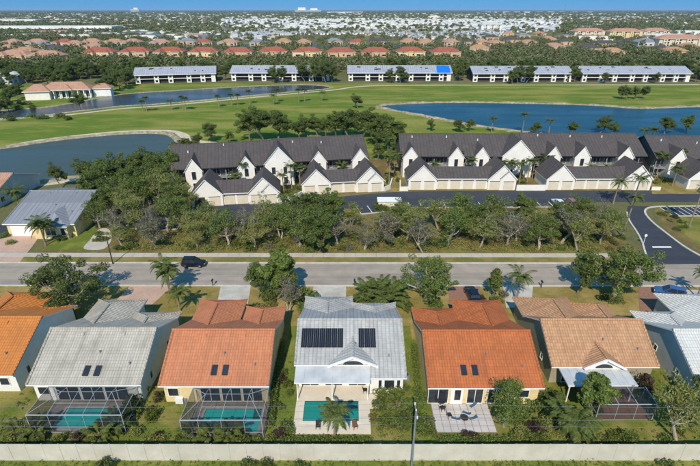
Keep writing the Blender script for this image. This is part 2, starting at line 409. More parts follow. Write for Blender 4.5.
def lake(name, px, m, z, label, bank_w=2.6, bank_h=.55, seed=1):
    poly = smooth_loop(P(*px), 8)
    o = sheet(name, poly, z, m, label)
    b = MB(); r = random.Random(seed); n = len(poly)
    area = sum(poly[i][0] * poly[(i + 1) % n][1] - poly[(i + 1) % n][0] * poly[i][1] for i in range(n))
    sg = -1 if area > 0 else 1
    rings = []
    for i in range(n):
        a = Vector(poly[i - 1]); c = Vector(poly[(i + 1) % n]); d = (c - a).normalized()
        nn = Vector((-d.y, d.x)) * sg; p = Vector(poly[i]); k = r.uniform(.6, 1.5); hh = bank_h * r.uniform(.6, 1.4)
        rings.append([(*(p - nn * .5), z + .01), (*(p + nn * .35 * k), z + hh * .7), (*(p + nn * bank_w * .5 * k), z + hh), (*(p + nn * bank_w * k), .03)])
    for i in range(n):
        A, B = rings[i], rings[(i + 1) % n]
        for k in range(3): b.face([A[k], B[k], B[k + 1], A[k + 1]])
    s = b.build('shore', 'rock_bank'); structure(s)
    return o

LAKE_R = [(381, 107), (392, 104.8), (420, 103.4), (455, 102.8), (500, 103.2), (560, 104.4), (600, 106), (640, 108.6), (700, 107), (790, 106), (790, 141), (700, 139.5), (640, 138), (600, 137), (560, 135), (530, 132), (490, 127.3), (460, 122), (430, 116.5), (400, 111)]
LAKE_L = [(-60, 154), (0, 149), (50, 141.5), (100, 136), (140, 133.6), (165, 134.5), (175, 140), (178, 150), (170, 157), (150, 164), (110, 172), (60, 178), (25, 183), (0, 185), (-60, 188)]
CANAL = [(-40, 123), (20, 118), (60, 113.2), (120, 106.2), (170, 103), (240, 96.6), (290, 91.8), (322, 89.2), (330, 87), (315, 85.4), (290, 85), (240, 87), (170, 91.2), (120, 94.8), (60, 105.5), (30, 109), (-40, 114)]
lake('lake', LAKE_R, 'lake_blue', .04, 'deep blue golf course lake behind the white gabled condos', seed=3)
lake('lake', LAKE_L, 'lake_grey', .04, 'grey green lake on the left behind the metal roofed house', seed=4)
lake('canal', CANAL, 'canal', .04, 'narrow dark canal below the pale roofed apartment row', bank_w=1.6, bank_h=.3, seed=5)
sheet('far_canal', [(-330, 612), (-100, 618), (190, 612), (190, 660), (-100, 664), (-330, 655)], .05, 'canal', 'far strip of water behind the red roofed townhouses')

def path_strip(name, px, w, m, z, label=None):
    o = ribbon(smooth_loop(P(*px), 6, False), w, 0, z).build(name, m); structure(o)
    if label: o['label'] = label
    return o
path_strip('cart_path', [(-10, 119.5), (60, 115.5), (120, 108.8), (170, 105.2), (240, 98.6), (300, 93), (335, 89.8), (352, 87.2), (375, 85.8), (420, 85.2), (520, 85), (700, 84.6)], 2.4, 'sand', .06, 'pale cart path winding along the canal')
path_strip('cart_path', [(0, 148), (40, 140.6), (100, 133.6), (140, 131), (165, 131.5), (182, 136), (196, 141), (215, 143.5)], 3.0, 'sand', .07, 'pale sandy path round the far shore of the grey lake')
path_strip('cart_path', [(20, 187), (60, 182.5), (90, 177), (120, 172)], 2.2, 'sand', .06)
sheet('sand_bunker', smooth_loop(P((150, 130.5), (170, 130), (185, 133), (190, 137), (178, 135.5), (160, 133.2)), 5), .05, 'sand')

# the residential street with its verges and sidewalk
sheet('front_gardens', [(-120, 53), (120, 53), (120, 67.2), (-120, 67.2)], .008, 'dry_lawn')
sheet('back_gardens', [(-60, 33.2), (62, 33.2), (62, 53), (-60, 53)], .008, 'lawn')
sheet('wall_verge', [(-60, 20), (62, 20), (62, 33.2), (-60, 33.2)], .008, 'green_lawn')
sheet('tree_strip', [(-60, 78.9), (56, 78.9), (55, 86), (54, 95), (57, 104.5), (47, 104.5), (8, 103.5), (-20, 97.5), (-60, 93)], .012, 'mulch', 'mulch and dry grass under the roadside trees')
for x0, x1 in ((-6.6 - 2.2, -6.6), (6.9, 8.8)):
    sheet('side_yard', [(x0, 36), (x1, 36), (x1, 56), (x0, 56)], .014, 'green_lawn')
st = MB(); st.face([(-160, 67.35, .02), (160, 66.9, .02), (160, 74.7, .02), (-160, 75.2, .02)])
structure(st.build('street', 'street'))['label'] = 'pale grey residential street crossing the picture'
for nm, y in (('near', 67.25), ('far', 75.15)):
    line = [(x, y - (.45 if nm == 'near' else .5) * (x + 160) / 320) for x in (-160, -80, 0, 50.5)] if nm == 'far' else [(x, y - .45 * (x + 160) / 320) for x in (-160, -80, 0, 80, 160)]
    structure(ribbon(line, .3, 0, .12).build('kerb', 'kerb'))
structure(ribbon([(67.5, 74.85), (160, 74.7)], .3, 0, .12).build('kerb', 'kerb'))
vg = MB(); vg.face([(-160, 75.35, .03), (50, 75.05, .03), (50, 77.1, .03), (-160, 77.4, .03)])
structure(vg.build('verge', 'verge'))
sw = structure(link('sidewalk', None)); sw['label'] = 'pale concrete sidewalk running along the far side of the street'
slab_b = MB(); slab_b.box(-.985, .985, -.75, .75, 0, .08); slab_me = slab_b.mesh('paving_slab', 'sidewalk')
for i in range(58):
    link('paving_slab', slab_me, sw, (-66 + i * 2.0, 78.05 - .0018 * (i * 2), 0))

# private condo drive in dark asphalt, with kerbs, parking bays and the side road to the street
drive_c = smooth_loop([(-75, 88), (-60, 92), (-48, 95.5), (-34, 98.6), (-16, 101.4), (-2, 104.6), (8, 107.3), (20, 108.6), (40, 109), (62, 109), (90, 108.8), (170, 108.5)], 6, False)
dm = MB(); n = len(drive_c); L = []
for i in range(n):
    a = Vector(drive_c[max(0, i - 1)]); c = Vector(drive_c[min(n - 1, i + 1)]); d = (c - a).normalized(); L.append((Vector(drive_c[i]), Vector((-d.y, d.x))))
for i in range(n - 1):
    (p, u), (q, v) = L[i], L[i + 1]
    A, B, C, D = p - u * 3.9, q - v * 3.9, q + v * 3.9, p + u * 3.9
    dm.face([(A.x, A.y, .028), (B.x, B.y, .028), (C.x, C.y, .028), (D.x, D.y, .028)])
structure(dm.build('condo_drive', 'asphalt'))['label'] = 'dark asphalt drive in front of the white garages'
side_l = smooth_loop(P((628, 206), (627, 214), (630, 222), (636, 231), (641, 240), (644, 249), (646, 257), (645, 264.5)), 5, False)
side_r = smooth_loop(P((660, 206.5), (648, 208.2), (645, 213), (652, 222), (667, 234), (683, 246), (700, 256), (716, 264)), 5, False)
sm = MB(); k = max(len(side_l), len(side_r))
rs = lambda l: [l[min(len(l) - 1, round(i * (len(l) - 1) / (k - 1)))] for i in range(k)]
sl, sr = rs(side_l), rs(side_r)
for i in range(k - 1): sm.face([(*sl[i], .033), (*sl[i + 1], .033), (*sr[i + 1], .033), (*sr[i], .033)])
structure(sm.build('side_road', 'asphalt'))['label'] = 'dark asphalt side road running down to the street'
structure(ribbon(side_l[4:], .35, 0, .15).build('kerb', 'kerb'))
structure(ribbon(side_r, .45, 0, .15).build('kerb', 'kerb'))
structure(ribbon(P((660, 206.5), (700, 206.2), (760, 206)), .4, 0, .15).build('kerb', 'kerb'))
sheet('traffic_island', smooth_loop(P((655, 208.5), (700, 207.5), (770, 207), (770, 262), (720, 262), (690, 247), (668, 232)), 3), .03, 'mulch')
sheet('island_lawn', smooth_loop(P((676, 222), (700, 214), (770, 214), (770, 258), (735, 258), (700, 246)), 4), .036, 'lawn')
sheet('stop_line', P((652, 246.4), (671, 246.4), (671.6, 248), (652.6, 248)), .042, 'paint', 'white painted stop line on the side road')
def bays(px, n, label=None):
    (ax, ay), (bx, by), dep = px[0], px[1], px[2]
    A, B = Vector((ax, ay)), Vector((bx, by)); d = (B - A).normalized(); nn = Vector((d.y, -d.x))
    o = sheet('parking_bay', [tuple(A), tuple(B), tuple(B + nn * dep), tuple(A + nn * dep)], .036, 'asphalt', label)
    for i in range(n + 1):
        p = A.lerp(B, i / n); q = p + nn * dep; e = d * .09
        l = MB(); l.face([(p.x - e.x, p.y - e.y, .004), (p.x + e.x, p.y + e.y, .004), (q.x + e.x, q.y + e.y, .004), (q.x - e.x, q.y - e.y, .004)])
        lo = l.build('bay_line', 'paint', o); lo.location.z = .04
    structure(ribbon([tuple(A + nn * (dep + .2)), tuple(B + nn * (dep + .2))], .3, 0, .14).build('kerb', 'kerb'))
bays(((-42.5, 93.4), (-16.5, 97.9), 4.6), 10, 'parking bays behind the roadside trees on the left')
bays(((1.5, 102.0), (9.2, 103.9), 4.4), 3, 'parking bays beside the white utility box')
bays(((14, 104.6), (48, 105.2), 3.2), 12, 'parking bays half hidden by roadside trees')
bays((at(660, 207.5), at(716, 207.2), 5.0), 9, 'parking bays at the head of the grassy island')

def driveway(px, m, label):
    o = sheet('driveway', P(*px), .045, m, label)
driveway([(50, 291), (64, 290.5), (40, 303), (20, 302)], 'concrete', 'white concrete driveway of the bright orange roofed house')
driveway([(131, 285.3), (174, 285.3), (152, 305), (112, 305)], 'pink_paver', 'pinkish paver driveway of the weathered white roofed house')
driveway([(221, 285.2), (251, 285.2), (248, 304), (217, 304)], 'concrete', 'white concrete driveway behind the terracotta roofed house')
driveway([(313.5, 285.2), (346, 285.2), (346, 304), (311, 304)], 'concrete', 'pale concrete driveway of the solar panel house')
driveway([(449, 286), (480, 286), (479, 306), (449, 306)], 'brown_paver', 'brown paver driveway with a dark car')
driveway([(503, 286.3), (533, 286.3), (531, 308), (506, 308)], 'concrete', 'concrete driveway beside the palm')
driveway([(638, 287.5), (664, 287.5), (672, 312), (640, 312)], 'brown_paver', 'brown paver driveway with a blue car')
driveway([(678, 290), (702, 290), (720, 302), (694, 300)], 'concrete', 'pale walk by the bright white house')
driveway([(-6, 262), (20, 262), (33, 246), (42, 233), (20, 231), (-2, 240)], 'pink_paver', 'pink paver driveway of the metal roofed house')
sheet('footpath', smooth_loop(P((84, 249), (104, 249), (112, 238), (108, 229), (98, 230), (90, 240)), 4), .04, 'sidewalk', 'pale path at the edge of the grove')
sheet('front_lawn', P((44, 250), (84, 250), (98, 228), (80, 215), (60, 232)), .03, 'green_lawn')
sheet('sandy_court', P((388, 162), (400, 162), (402, 192), (383, 192), (386, 176)), .03, 'dry_lawn')
sheet('sandy_court', P((648, 163), (664, 166), (700, 194), (652, 194)), .03, 'dry_lawn')

# ================================================================ HOUSES IN THE FRONT ROW
def window(parent, x, y, z0, z1, w, face='y-', frame='trim', panes=1, name='window'):
    """a framed window on a wall facing -y (or +-x); glass is its sub-part"""
    b = MB(); g = MB(); t = .07
    def bx(mb, a0, a1, c0, c1, d0, d1):
        if face == 'y-': mb.box(x + a0, x + a1, y - d1, y - d0, c0, c1)
        elif face == 'x+': mb.box(x + d0, x + d1, y + a0, y + a1, c0, c1)
        else: mb.box(x - d1, x - d0, y + a0, y + a1, c0, c1)
    h = w / 2
    bx(b, -h, h, z1 - t, z1, .0, .07); bx(b, -h, h, z0, z0 + t, .0, .09)
    bx(b, -h, -h + t, z0 + t, z1 - t, .0, .07); bx(b, h - t, h, z0 + t, z1 - t, .0, .07)
    for k in range(1, panes):
        c = -h + w * k / panes; bx(b, c - t / 2, c + t / 2, z0 + t, z1 - t, .0, .065)
    f = b.build(name, frame, parent)
    bx(g, -h + t, h - t, z0 + t, z1 - t, .005, .03)
    g.build('pane', 'glass', f)
    return f

def ridge_bar(b, p, q, w=.26): b.bar((p[0], p[1], p[2] + .02), (q[0], q[1], q[2] + .02), w, 0, 6)

def house(name, label, x0, x1, yr, ye, wings, roof, wall, zr=6.1, e=3.0, over=.6, split=None, ridge_m=None):
    root = thing(name, label, 'house', (0, 0, 0))
    s = (zr - e) / (yr - ye); yf = 2 * yr - ye; th = .2
    ov = .35
    rb = MB(); cap = MB(); wb = MB()
    if split:                                        # rear slope cut back above a lanai for x < split[0]
        xs, yc = split; zc = zr - s * (yr - yc)
        rb.slab([(x0, yc, zc), (xs, yc, zc), (xs, yr, zr), (x0, yr, zr)], th)
        rb.slab([(xs, ye, e), (x1, ye, e), (x1, yr, zr), (xs, yr, zr)], th)
    else:
        rb.slab([(x0, ye, e), (x1, ye, e), (x1, yr, zr), (x0, yr, zr)], th)
    rb.slab([(x1, yf, e), (x0, yf, e), (x0, yr, zr), (x1, yr, zr)], th)
    ridge_bar(cap, (x0, yr, zr), (x1, yr, zr))
    for xx in (x0 + .12, x1 - .12):
        yy = split[1] if (split and xx < split[0]) else ye
        ridge_bar(cap, (xx, yy, zr - s * (yr - yy)), (xx, yr, zr), .2)
    yw0, yw1 = ye + over, yf - over
    tw = e + s * over - th - .02
    if split:
        yq = split[1] + .35; tq = zr - s * (yr - yq) - th - .02
        wb.extrude_x([(yq, 0), (yw1, 0), (yw1, tw), (yr, zr - th - .02), (yq, tq)], x0 + ov, split[0] - .02, 0)
        wb.extrude_x([(yw0, 0), (yw1, 0), (yw1, tw), (yr, zr - th - .02), (yw0, tw)], split[0] - .02, x1 - ov, 0)
    else:
        wb.extrude_x([(yw0, 0), (yw1, 0), (yw1, tw), (yr, zr - th - .02), (yw0, tw)], x0 + ov, x1 - ov, 0)
    for (xa, xb, y1) in wings:
        xm = (xa + xb) / 2; hw = (xb - xa) / 2; zw = e + s * hw; ym = yr + (zr - zw) / s - .2; yb = yf - .2
        yh = max(y1 - hw, ym + .4)
        rb.slab([(xa, y1, e), (xa, yb, e), (xm, ym, zw), (xm, yh, zw)], th)
        rb.slab([(xb, yb, e), (xb, y1, e), (xm, yh, zw), (xm, ym, zw)], th)
        rb.slab([(xb, y1, e), (xa, y1, e), (xm, yh, zw)], th)
        ridge_bar(cap, (xm, ym + .1, zw), (xm, yh, zw), .24)
        ridge_bar(cap, (xm, yh, zw), (xa, y1, e), .22); ridge_bar(cap, (xm, yh, zw), (xb, y1, e), .22)
        wb.box(xa + ov, xb - ov, yw1, y1 - over, 0, tw)
    ro = rb.build('roof', [roof, 'trim'], root)
    cap.build('ridge_cap', ridge_m or roof, ro)
    wb.build('wall', wall, root)
    for fx in (.3, .68):                             # low ridge vents on the rear slope
        vx = x0 + (x1 - x0) * fx; vy = yr - .75; vz = zr - s * .75
        v = MB(); v.slab([(vx - .55, vy - .2, vz - s * .2 + .1), (vx + .55, vy - .2, vz - s * .2 + .1), (vx + .55, vy + .2, vz + s * .2 + .12), (vx - .55, vy + .2, vz + s * .2 + .12)], .12, 0, 0)
        v.build('roof_vent', roof, root)
    for k in range(2):
        vx = x0 + (x1 - x0) * (.55 + .3 * k); vy = ye + (yr - ye) * (.55 - .2 * k); vz = e + s * (vy - ye)
        v = MB(); v.bar((vx, vy, vz - .1), (vx, vy, vz + .35), .12, 0, 8); v.build('vent_pipe', 'grey_metal', root)
    root['slope'] = s
    def on(xx, yy, d=0.0): return (xx, yy, zr - s * (yr - yy) + d)
    return root, on, s, yw0

def skylights(root, on, xs, y, m='glass'):
    for x in xs:
        b = MB(); w, h = .34, .55
        b.slab([on(x - w, y - h, .12), on(x + w, y - h, .12), on(x + w, y + h, .12), on(x - w, y + h, .12)], .14, 0, 0)
        f = b.build('skylight', 'dark_metal', root)
        g = MB(); w, h = .26, .46
        g.slab([on(x - w, y - h, .135), on(x + w, y - h, .135), on(x + w, y + h, .135), on(x - w, y + h, .135)], .012, 0, 0)
        g.build('pane', m, f)

hA, onA, sA, ywA = house('house', 'bright orange tiled house at the left edge of the front row', -54, -39.8, 49.7, 42.4, [(-45.4, -39.8, 56.8), (-52.5, -44.9, 60.6)], 'bright_tile', 'white_wall')
hB, onB, sB, ywB = house('house', 'weathered white tiled house with a screened pool, left of the terracotta roof', -37.4, -24.1, 47.4, 40.9, [(-30.6, -24.1, 55.2), (-37.4, -30.2, 58.4)], 'white_tile', 'white_wall')
hC, onC, sC, ywC = house('house', 'terracotta tiled house with two dark skylights and a screened pool', -22.1, -9.3, 47.1, 40.7, [(-22.1, -15.3, 58.4), (-15.0, -9.3, 56.6)], 'orange_tile', 'cream_wall')
hD, onD, sD, ywD = house('house', 'pale grey roofed house with black solar panels on its roof', -6.7, 6.7, 49.2, 42.0, [(-6.7, .4, 59.2), (.2, 6.7, 57.6)], 'grey_tile', 'white_wall', split=(2.4, 43.5))
hE, onE, sE, ywE = house('house', 'red orange tiled house behind the paved patio with blue loungers', 8.9, 22.3, 46.9, 40.4, [(8.9, 15.2, 56.2), (15.0, 22.3, 58.3)], 'red_tile', 'cream_wall')
hF, onF, sF, ywF = house('house', 'sand coloured tiled house with a white arched gable at the back', 24.4, 37.5, 49.2, 43.9, [(24.4, 32.6, 59.0), (32.2, 37.5, 57.4)], 'tan_tile', 'olive_wall')
hG, onG, sG, ywG = house('house', 'bright white tiled house at the right edge of the front row', 40.1, 54.5, 47.1, 41.0, [(40.1, 46.6, 55.4), (46.2, 54.5, 60.0)], 'bright_white_tile', 'grey_wall')
skylights(hB, onB, (-30.9, -29.6), 42.4); skylights(hC, onC, (-15.9, -14.6), 42.4); skylights(hE, onE, (13.3, 14.6), 42.3)

# side and rear windows, rear doors
for r, x, y in ((hA, -40.15, 45.2), (hA, -40.15, 47.6), (hB, -24.45, 44.2), (hB, -24.45, 50)): window(r, x, y, 1.0, 2.1, .7, 'x+')
window(hA, -41.6, ywA, 1.0, 2.2, 1.2)
window(hB, -36.0, ywB, 1.0, 2.2, 1.3); window(hC, -20.7, ywC, .9, 2.2, 1.3)
window(hG, 40.45, 44.6, 1.2, 2.0, .7, 'x-'); window(hF, 24.75, 47.5, 1.2, 2.1, .7, 'x-'); window(hG, 40.45, 49.2, 1.2, 2.1, .7, 'x-')
for x, w in ((3.6, .5), (4.7, 1.3), (5.8, .5)): window(hD, x, ywD, .7, 2.25, w)
for x, w, p in ((10.3, 2.4, 2), (14.6, 1.9, 2), (17.0, 1.9, 2)): window(hE, x, ywE, .1, 2.4, w, panes=p, name='sliding_door')
d = MB(); d.box(11.75, 13.2, ywE - .08, ywE, .05, 2.4); dd = d.build('door', 'trim', hE)
g = MB(); g.box(12.2, 12.9, ywE - .11, ywE - .09, .7, 2.2); g.build('pane', 'glass', dd)
window(hE, 20.2, ywE, 1.0, 2.2, 1.4)
for r, x0, x1, y in ((hB, -34.6, -26, ywB), (hC, -17.6, -10.2, ywC)):
    n = 3
    for k in range(n): window(r, x0 + (x1 - x0) * (k + .5) / n, y, .1, 2.35, (x1 - x0) / n - .15, panes=2, name='sliding_door')

# dormer gables and lanai roofs of the two houses that have them
def dormer(root, on, xm, hw, yg, zg, s2, roof, zr, s, yr):
    zp = zg + s2 * hw; ym = yr - (zr - zp) / s + .3
    yl = yr - (zr - zg) / s + .3
    b = MB(); th = .16
    b.slab([(xm - hw, yg, zg), (xm, yg, zp), (xm, ym, zp), (xm - hw, max(yl, yg + .2), zg)][::-1], th)
    b.slab([(xm, yg, zp), (xm + hw, yg, zg), (xm + hw, max(yl, yg + .2), zg), (xm, ym, zp)][::-1], th)
    d = b.build('dormer', [roof, 'trim'], root)
    c = MB(); ridge_bar(c, (xm, yg, zp), (xm, ym, zp), .22); c.build('ridge_cap', roof, d)
    f = MB(); f.extrude_y([(xm - hw + .35, zg - .5), (xm + hw - .35, zg - .5), (xm + hw - .35, zg + .05), (xm, zp - .2), (xm - hw + .35, zg + .05)], yg + .3, yg + 2.2)
    f.build('gable_wall', 'white_wall', d)
    for sgn in (-1, 1):
        t = MB(); t.bar((xm, yg - .02, zp - .05), (xm + sgn * hw, yg - .02, zg - .05), .24); t.build('bargeboard', 'trim', d)
    a = MB(); n = 12; rr = min(hw * .42, 1.3)
    pts = [(xm + rr * math.cos(math.pi * i / n), zg - .12 + .55 * rr * math.sin(math.pi * i / n)) for i in range(n + 1)]
    a.extrude_y(pts, yg + .24, yg + .31); a.build('arched_window', 'glass', d)
    return d
dormer(hD, onD, .35, 3.0, 43.3, 3.62, .47, 'grey_tile', 6.1, sD, 49.2)
dormer(hF, onF, 30.6, 2.5, 43.4, 3.15, .56, 'tan_tile', 6.1, sF, 49.2)

def lanai(root, x0, x1, y0, z0, y1, z1, posts, name='lanai_roof'):
    b = MB(); b.slab([(x0, y0, z0), (x1, y0, z0), (x1, y1, z1), (x0, y1, z1)], .18)
    l = b.build(name, ['flat_white_roof', 'trim'], root)
    for x in posts:
        p = MB(); p.box(x - .06, x + .06, y0 + .15, y0 + .27, 0, z0 - .18); p.build('column', 'trim', root)
    s = MB()
    for k in range(1, 8):
        xx = x0 + (x1 - x0) * k / 8; s.bar((xx, y0 + .02, z0 + .02), (xx, y1 - .02, z1 + .02), .05)
    s.build('roof_seam', 'flat_white_roof', l)
    return l
lanai(hD, -6.5, 2.35, 41.35, 2.9, 43.75, 3.42, (-6.2, -2.1, 2.1))
lanai(hF, 25.3, 33.4, 41.1, 2.72, 44.2, 2.88, (25.6, 28.2, 33.0))
for x in (-4.9, -2.0, .9): window(hD, x, 43.85, .1, 2.4, 2.2, panes=2, name='sliding_door')
for x in (27.3, 30.2): window(hF, x, ywF, .1, 2.3, 2.2, panes=2, name='sliding_door')

# solar panels: two arrays of separate black panels, each rail-mounted above the tiles
sp_i = 0
for xa, xb, n in ((-6.05, -.85, 7), (1.05, 3.2, 3)):
    for k in range(n):
        a = xa + (xb - xa) * k / n + .025; c = xa + (xb - xa) * (k + 1) / n - .025
        b = MB(); b.slab([onD(a, 45.55, .14), onD(c, 45.55, .14), onD(c, 47.95, .14), onD(a, 47.95, .14)], .06, 0, 1)
        pn = b.build('solar_panel', ['solar', 'dark_metal'], hD)
        g = MB()
        for q in range(1, 3):
            xx = a + (c - a) * q / 3; g.bar(onD(xx, 45.6, .145), onD(xx, 47.9, .145), .018)
        g.build('cell_line', 'grey_metal', pn)
    r = MB()
    for yy in (46.1, 47.4): r.bar(onD(xa, yy, .05), onD(xb, yy, .05), .07)
    r.build('panel_rail', 'grey_metal', hD)

# pools, decks, screen cages
def pool(name, label, x0, x1, y0, y1, m, deck=None, dm='white_deck', z=.12):
    root = thing(name, label, 'pool', (0, 0, 0))
    b = MB()
    if deck:
        a0, a1, b0, b1 = deck
        b.box(a0, x0, b0, b1, 0, z); b.box(x1, a1, b0, b1, 0, z); b.box(x0, x1, b0, y0, 0, z); b.box(x0, x1, y1, b1, 0, z)
        b.build('deck', dm, root)
    c = MB(); cw = .28
    c.box(x0 - cw, x1 + cw, y0 - cw, y0, .02, z + .03); c.box(x0 - cw, x1 + cw, y1, y1 + cw, .02, z + .03)
    c.box(x0 - cw, x0, y0, y1, .02, z + .03); c.box(x1, x1 + cw, y0, y1, .02, z + .03)
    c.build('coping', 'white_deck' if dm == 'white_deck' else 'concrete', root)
    w = MB(); w.face([(x0, y0, .05), (x1, y0, .05), (x1, y1, .05), (x0, y1, .05)]); w.build('water', m, root)
    s = MB()
    for k in range(3): s.box(x1 - .3 * (k + 1), x1 - .3 * k - .01, y1 - 1.4, y1 - .01, .051 + .0, .053 + .004 * (3 - k))
    s.build('step', 'pool_tile', root)
    return root
pool('swimming_pool', 'open turquoise pool in a cream deck behind the solar panel house', -5.35, 1.0, 38.3, 41.3, 'pool_water', (-6.35, 2.3, 36.6, 44.0))
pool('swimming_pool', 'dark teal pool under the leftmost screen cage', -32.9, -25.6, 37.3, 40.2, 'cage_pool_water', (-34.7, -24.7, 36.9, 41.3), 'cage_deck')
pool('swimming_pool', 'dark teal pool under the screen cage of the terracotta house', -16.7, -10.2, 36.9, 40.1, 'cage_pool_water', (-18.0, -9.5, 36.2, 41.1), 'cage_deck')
dk = MB(); dk.box(27.8, 34.1, 38.6, 43.6, 0, .1); structure(dk.build('cage_floor', 'brown_paver'))
dk = MB(); dk.box(2.3, 3.4, 40.2, 42.4, 0, .11); structure(dk.build('step_pad', 'white_deck'))

def cage(label, x0, x1, y0, y1, e, zr, inset, nx, hip=True):
    """aluminium screen enclosure: white bars with mesh panels between"""
    root = thing('screen_cage', label, 'pool cage', (0, 0, 0)); w = .05
    ym = y1 - (y1 - y0) * .3 if hip else y1; xa, xb = x0 + inset, x1 - inset
    fr = MB(); pan = []
    B = lambda p, q, ww=w: fr.bar(p, q, ww * .85)
    B((x0, y0, e), (x1, y0, e), .1); B((x0, y0, e), (x0, y1, e)); B((x1, y0, e), (x1, y1, e)); B((x0, y1, e), (x1, y1, e), .1)
    for x, y in ((x0, y0), (x1, y0), (x0, y1 - .1), (x1, y1 - .1)): B((x, y, 0), (x, y, e), .075)
    B((x0, y0, .9), (x1, y0, .9), .045); B((x0, y0, .9), (x0, y1, .9), .045); B((x1, y0, .9), (x1, y1, .9), .045)
    B((x0, y0, .06), (x1, y0, .06)); B((x0, y0, .06), (x0, y1, .06)); B((x1, y0, .06), (x1, y1, .06))
    xs = [x0 + (x1 - x0) * k / nx for k in range(nx + 1)]
    if hip:
        B((xa, ym, zr), (xb, ym, zr))
        for cx, rx in ((x0, xa), (x1, xb)):
            B((cx, y0, e), (rx, ym, zr)); B((cx, y1, e), (rx, ym, zr))
        ts = [xa + (xb - xa) * k / (nx - 2) for k in range(nx - 1)]
        for x in ts: B((x, y0, e), (x, ym, zr), .042); B((x, ym, zr), (x, y1, e), .042)
        yq, zq = (y0 + ym) / 2, (e + zr) / 2
        B((xa, yq, zq), (xb, yq, zq), .042)
        for a, b in zip(ts[:-1], ts[1:]):
            pan += [[(a, y0, e), (b, y0, e), (b, yq, zq), (a, yq, zq)], [(a, yq, zq), (b, yq, zq), (b, ym, zr), (a, ym, zr)], [(a, ym, zr), (b, ym, zr), (b, y1, e), (a, y1, e)]]
        pan += [[(x0, y0, e), (xa, y0, e), (xa, ym, zr)], [(xa, ym, zr), (xa, y1, e), (x0, y1, e)], [(x0, y1, e), (x0, y0, e), (xa, ym, zr)],
                [(xb, y0, e), (x1, y0, e), (xb, ym, zr)], [(x1, y1, e), (xb, y1, e), (xb, ym, zr)], [(x1, y0, e), (x1, y1, e), (xb, ym, zr)]]
        posts = ts
    else:
        for a, b in zip(xs[:-1], xs[1:]): pan.append([(a, y0, e), (b, y0, e), (b, y1, zr), (a, y1, zr)])
        for x in xs: B((x, y0, e), (x, y1, zr), .075)
        posts = xs[1:-1]
    for x in posts: B((x, y0, 0), (x, y0, e), .05)
    allx = [x0] + list(posts) + [x1]
    for a, b in zip(allx[:-1], allx[1:]):
        pan += [[(a, y0, .1), (b, y0, .1), (b, y0, .9), (a, y0, .9)], [(a, y0, .9), (b, y0, .9), (b, y0, e), (a, y0, e)]]
    yh = (y0 + y1) / 2
    for x in (x0, x1):
        B((x, yh, 0), (x, yh, e), .05)
        for a, b in ((y0, yh), (yh, y1)): pan.append([(x, a, .1), (x, b, .1), (x, b, e), (x, a, e)])
    fr.build('frame', 'cage_metal', root)
    for q in pan:
        b = MB(); b.face(q); b.build('screen_panel', 'screen', root)
    return root
cage('white framed hipped screen cage behind the weathered white roofed house', -34.9, -24.6, 36.8, 41.0, 2.65, 3.1, 2.3, 5)
cage('white framed hipped screen cage behind the terracotta roofed house', -18.1, -9.4, 36.1, 40.8, 2.65, 3.1, 1.9, 4)
cage('low flat screen cage behind the sand coloured house', 27.8, 34.2, 38.6, 41.1, 2.35, 2.6, 0, 3, hip=False)

# paved patio with slabs, loungers
pt = structure(link('patio', None)); pt['label'] = 'pale paved patio with dark joints behind the red orange roofed house'
bs = MB(); bs.prism([(9.5, 36.8), (16.2, 36.8), (16.2, 41.0), (9.5, 41.0)], 0, .05); bs.build('paving_base', 'paver_dark', pt)
pb = MB(); pb.box(-.385, .385, -.37, .37, .05, .085); pme = pb.mesh('paving_slab', 'paver')
for i in range(8):
    for j in range(5):
        link('paving_slab', pme, pt, (9.95 + i * .83, 37.25 + j * .82, 0))

def lounger_meshes():
    f = MB()
    for y in (-.3, .3): f.bar((-.95, y, .32), (.95, y, .32), .05)
    for x in (-.9, .3, .9): f.bar((x, -.3, .32), (x, .3, .32), .05)
    fr = f.mesh('frame', 'white_metal')
    l = MB(); l.bar((0, 0, 0), (0, 0, .31), .05); lg = l.mesh('leg', 'white_metal')
    s = MB(); s.box(-.3, .95, -.3, .3, .35, .43); se = s.mesh('seat', 'blue_fabric')
    b = MB(); b.slab([(-.95, -.3, .85), (-.3, -.3, .43), (-.3, .3, .43), (-.95, .3, .85)], .08, 0, 0); ba = b.mesh('backrest', 'blue_fabric')
    return fr, lg, se, ba
LG = lounger_meshes()
def lounger(px, rz, label):
    x, y = at(*px); r = thing('lounger', label, 'lounger', (x, y, .09), R(rz), 'blue loungers on the paved patio', .5)
    link('frame', LG[0], r); link('seat', LG[2], r); link('backrest', LG[3], r)
    for a, b in ((-.85, -.28), (-.85, .28), (.85, -.28), (.85, .28)): link('leg', LG[1], r, (a, b, 0))
for px, rz, lb in (((473, 407), 215, 'blue lounger on the patio nearest the sliding doors'), ((478, 403), 205, 'blue lounger close to the house wall at the back of the patio'),
                   ((466.5, 415), 150, 'blue lounger in the middle of the patio, back of the two'), ((456, 420.5), 160, 'blue lounger at the left of the patio group'), ((473, 420), 195, 'blue lounger at the right front of the patio')):
    lounger(px, rz, lb)
def patio_table(px, label, sc=1.0, m='dark_metal'):
    x, y = at(*px); r = thing('patio_table', label, 'table', (x, y, .085), 0, None, sc)
    b = MB(); n = 14; b.prism([(.45 * math.cos(2 * math.pi * k / n), .45 * math.sin(2 * math.pi * k / n)) for k in range(n)], .5, .55); b.build('table_top', m, r)
    b = MB(); b.bar((0, 0, 0), (0, 0, .5), .09); b.build('pedestal', m, r)
patio_table((464, 421.5), 'small dark round table between the blue loungers')
patio_table((440, 405), 'dark round table at the left edge of the patio', 1.5)
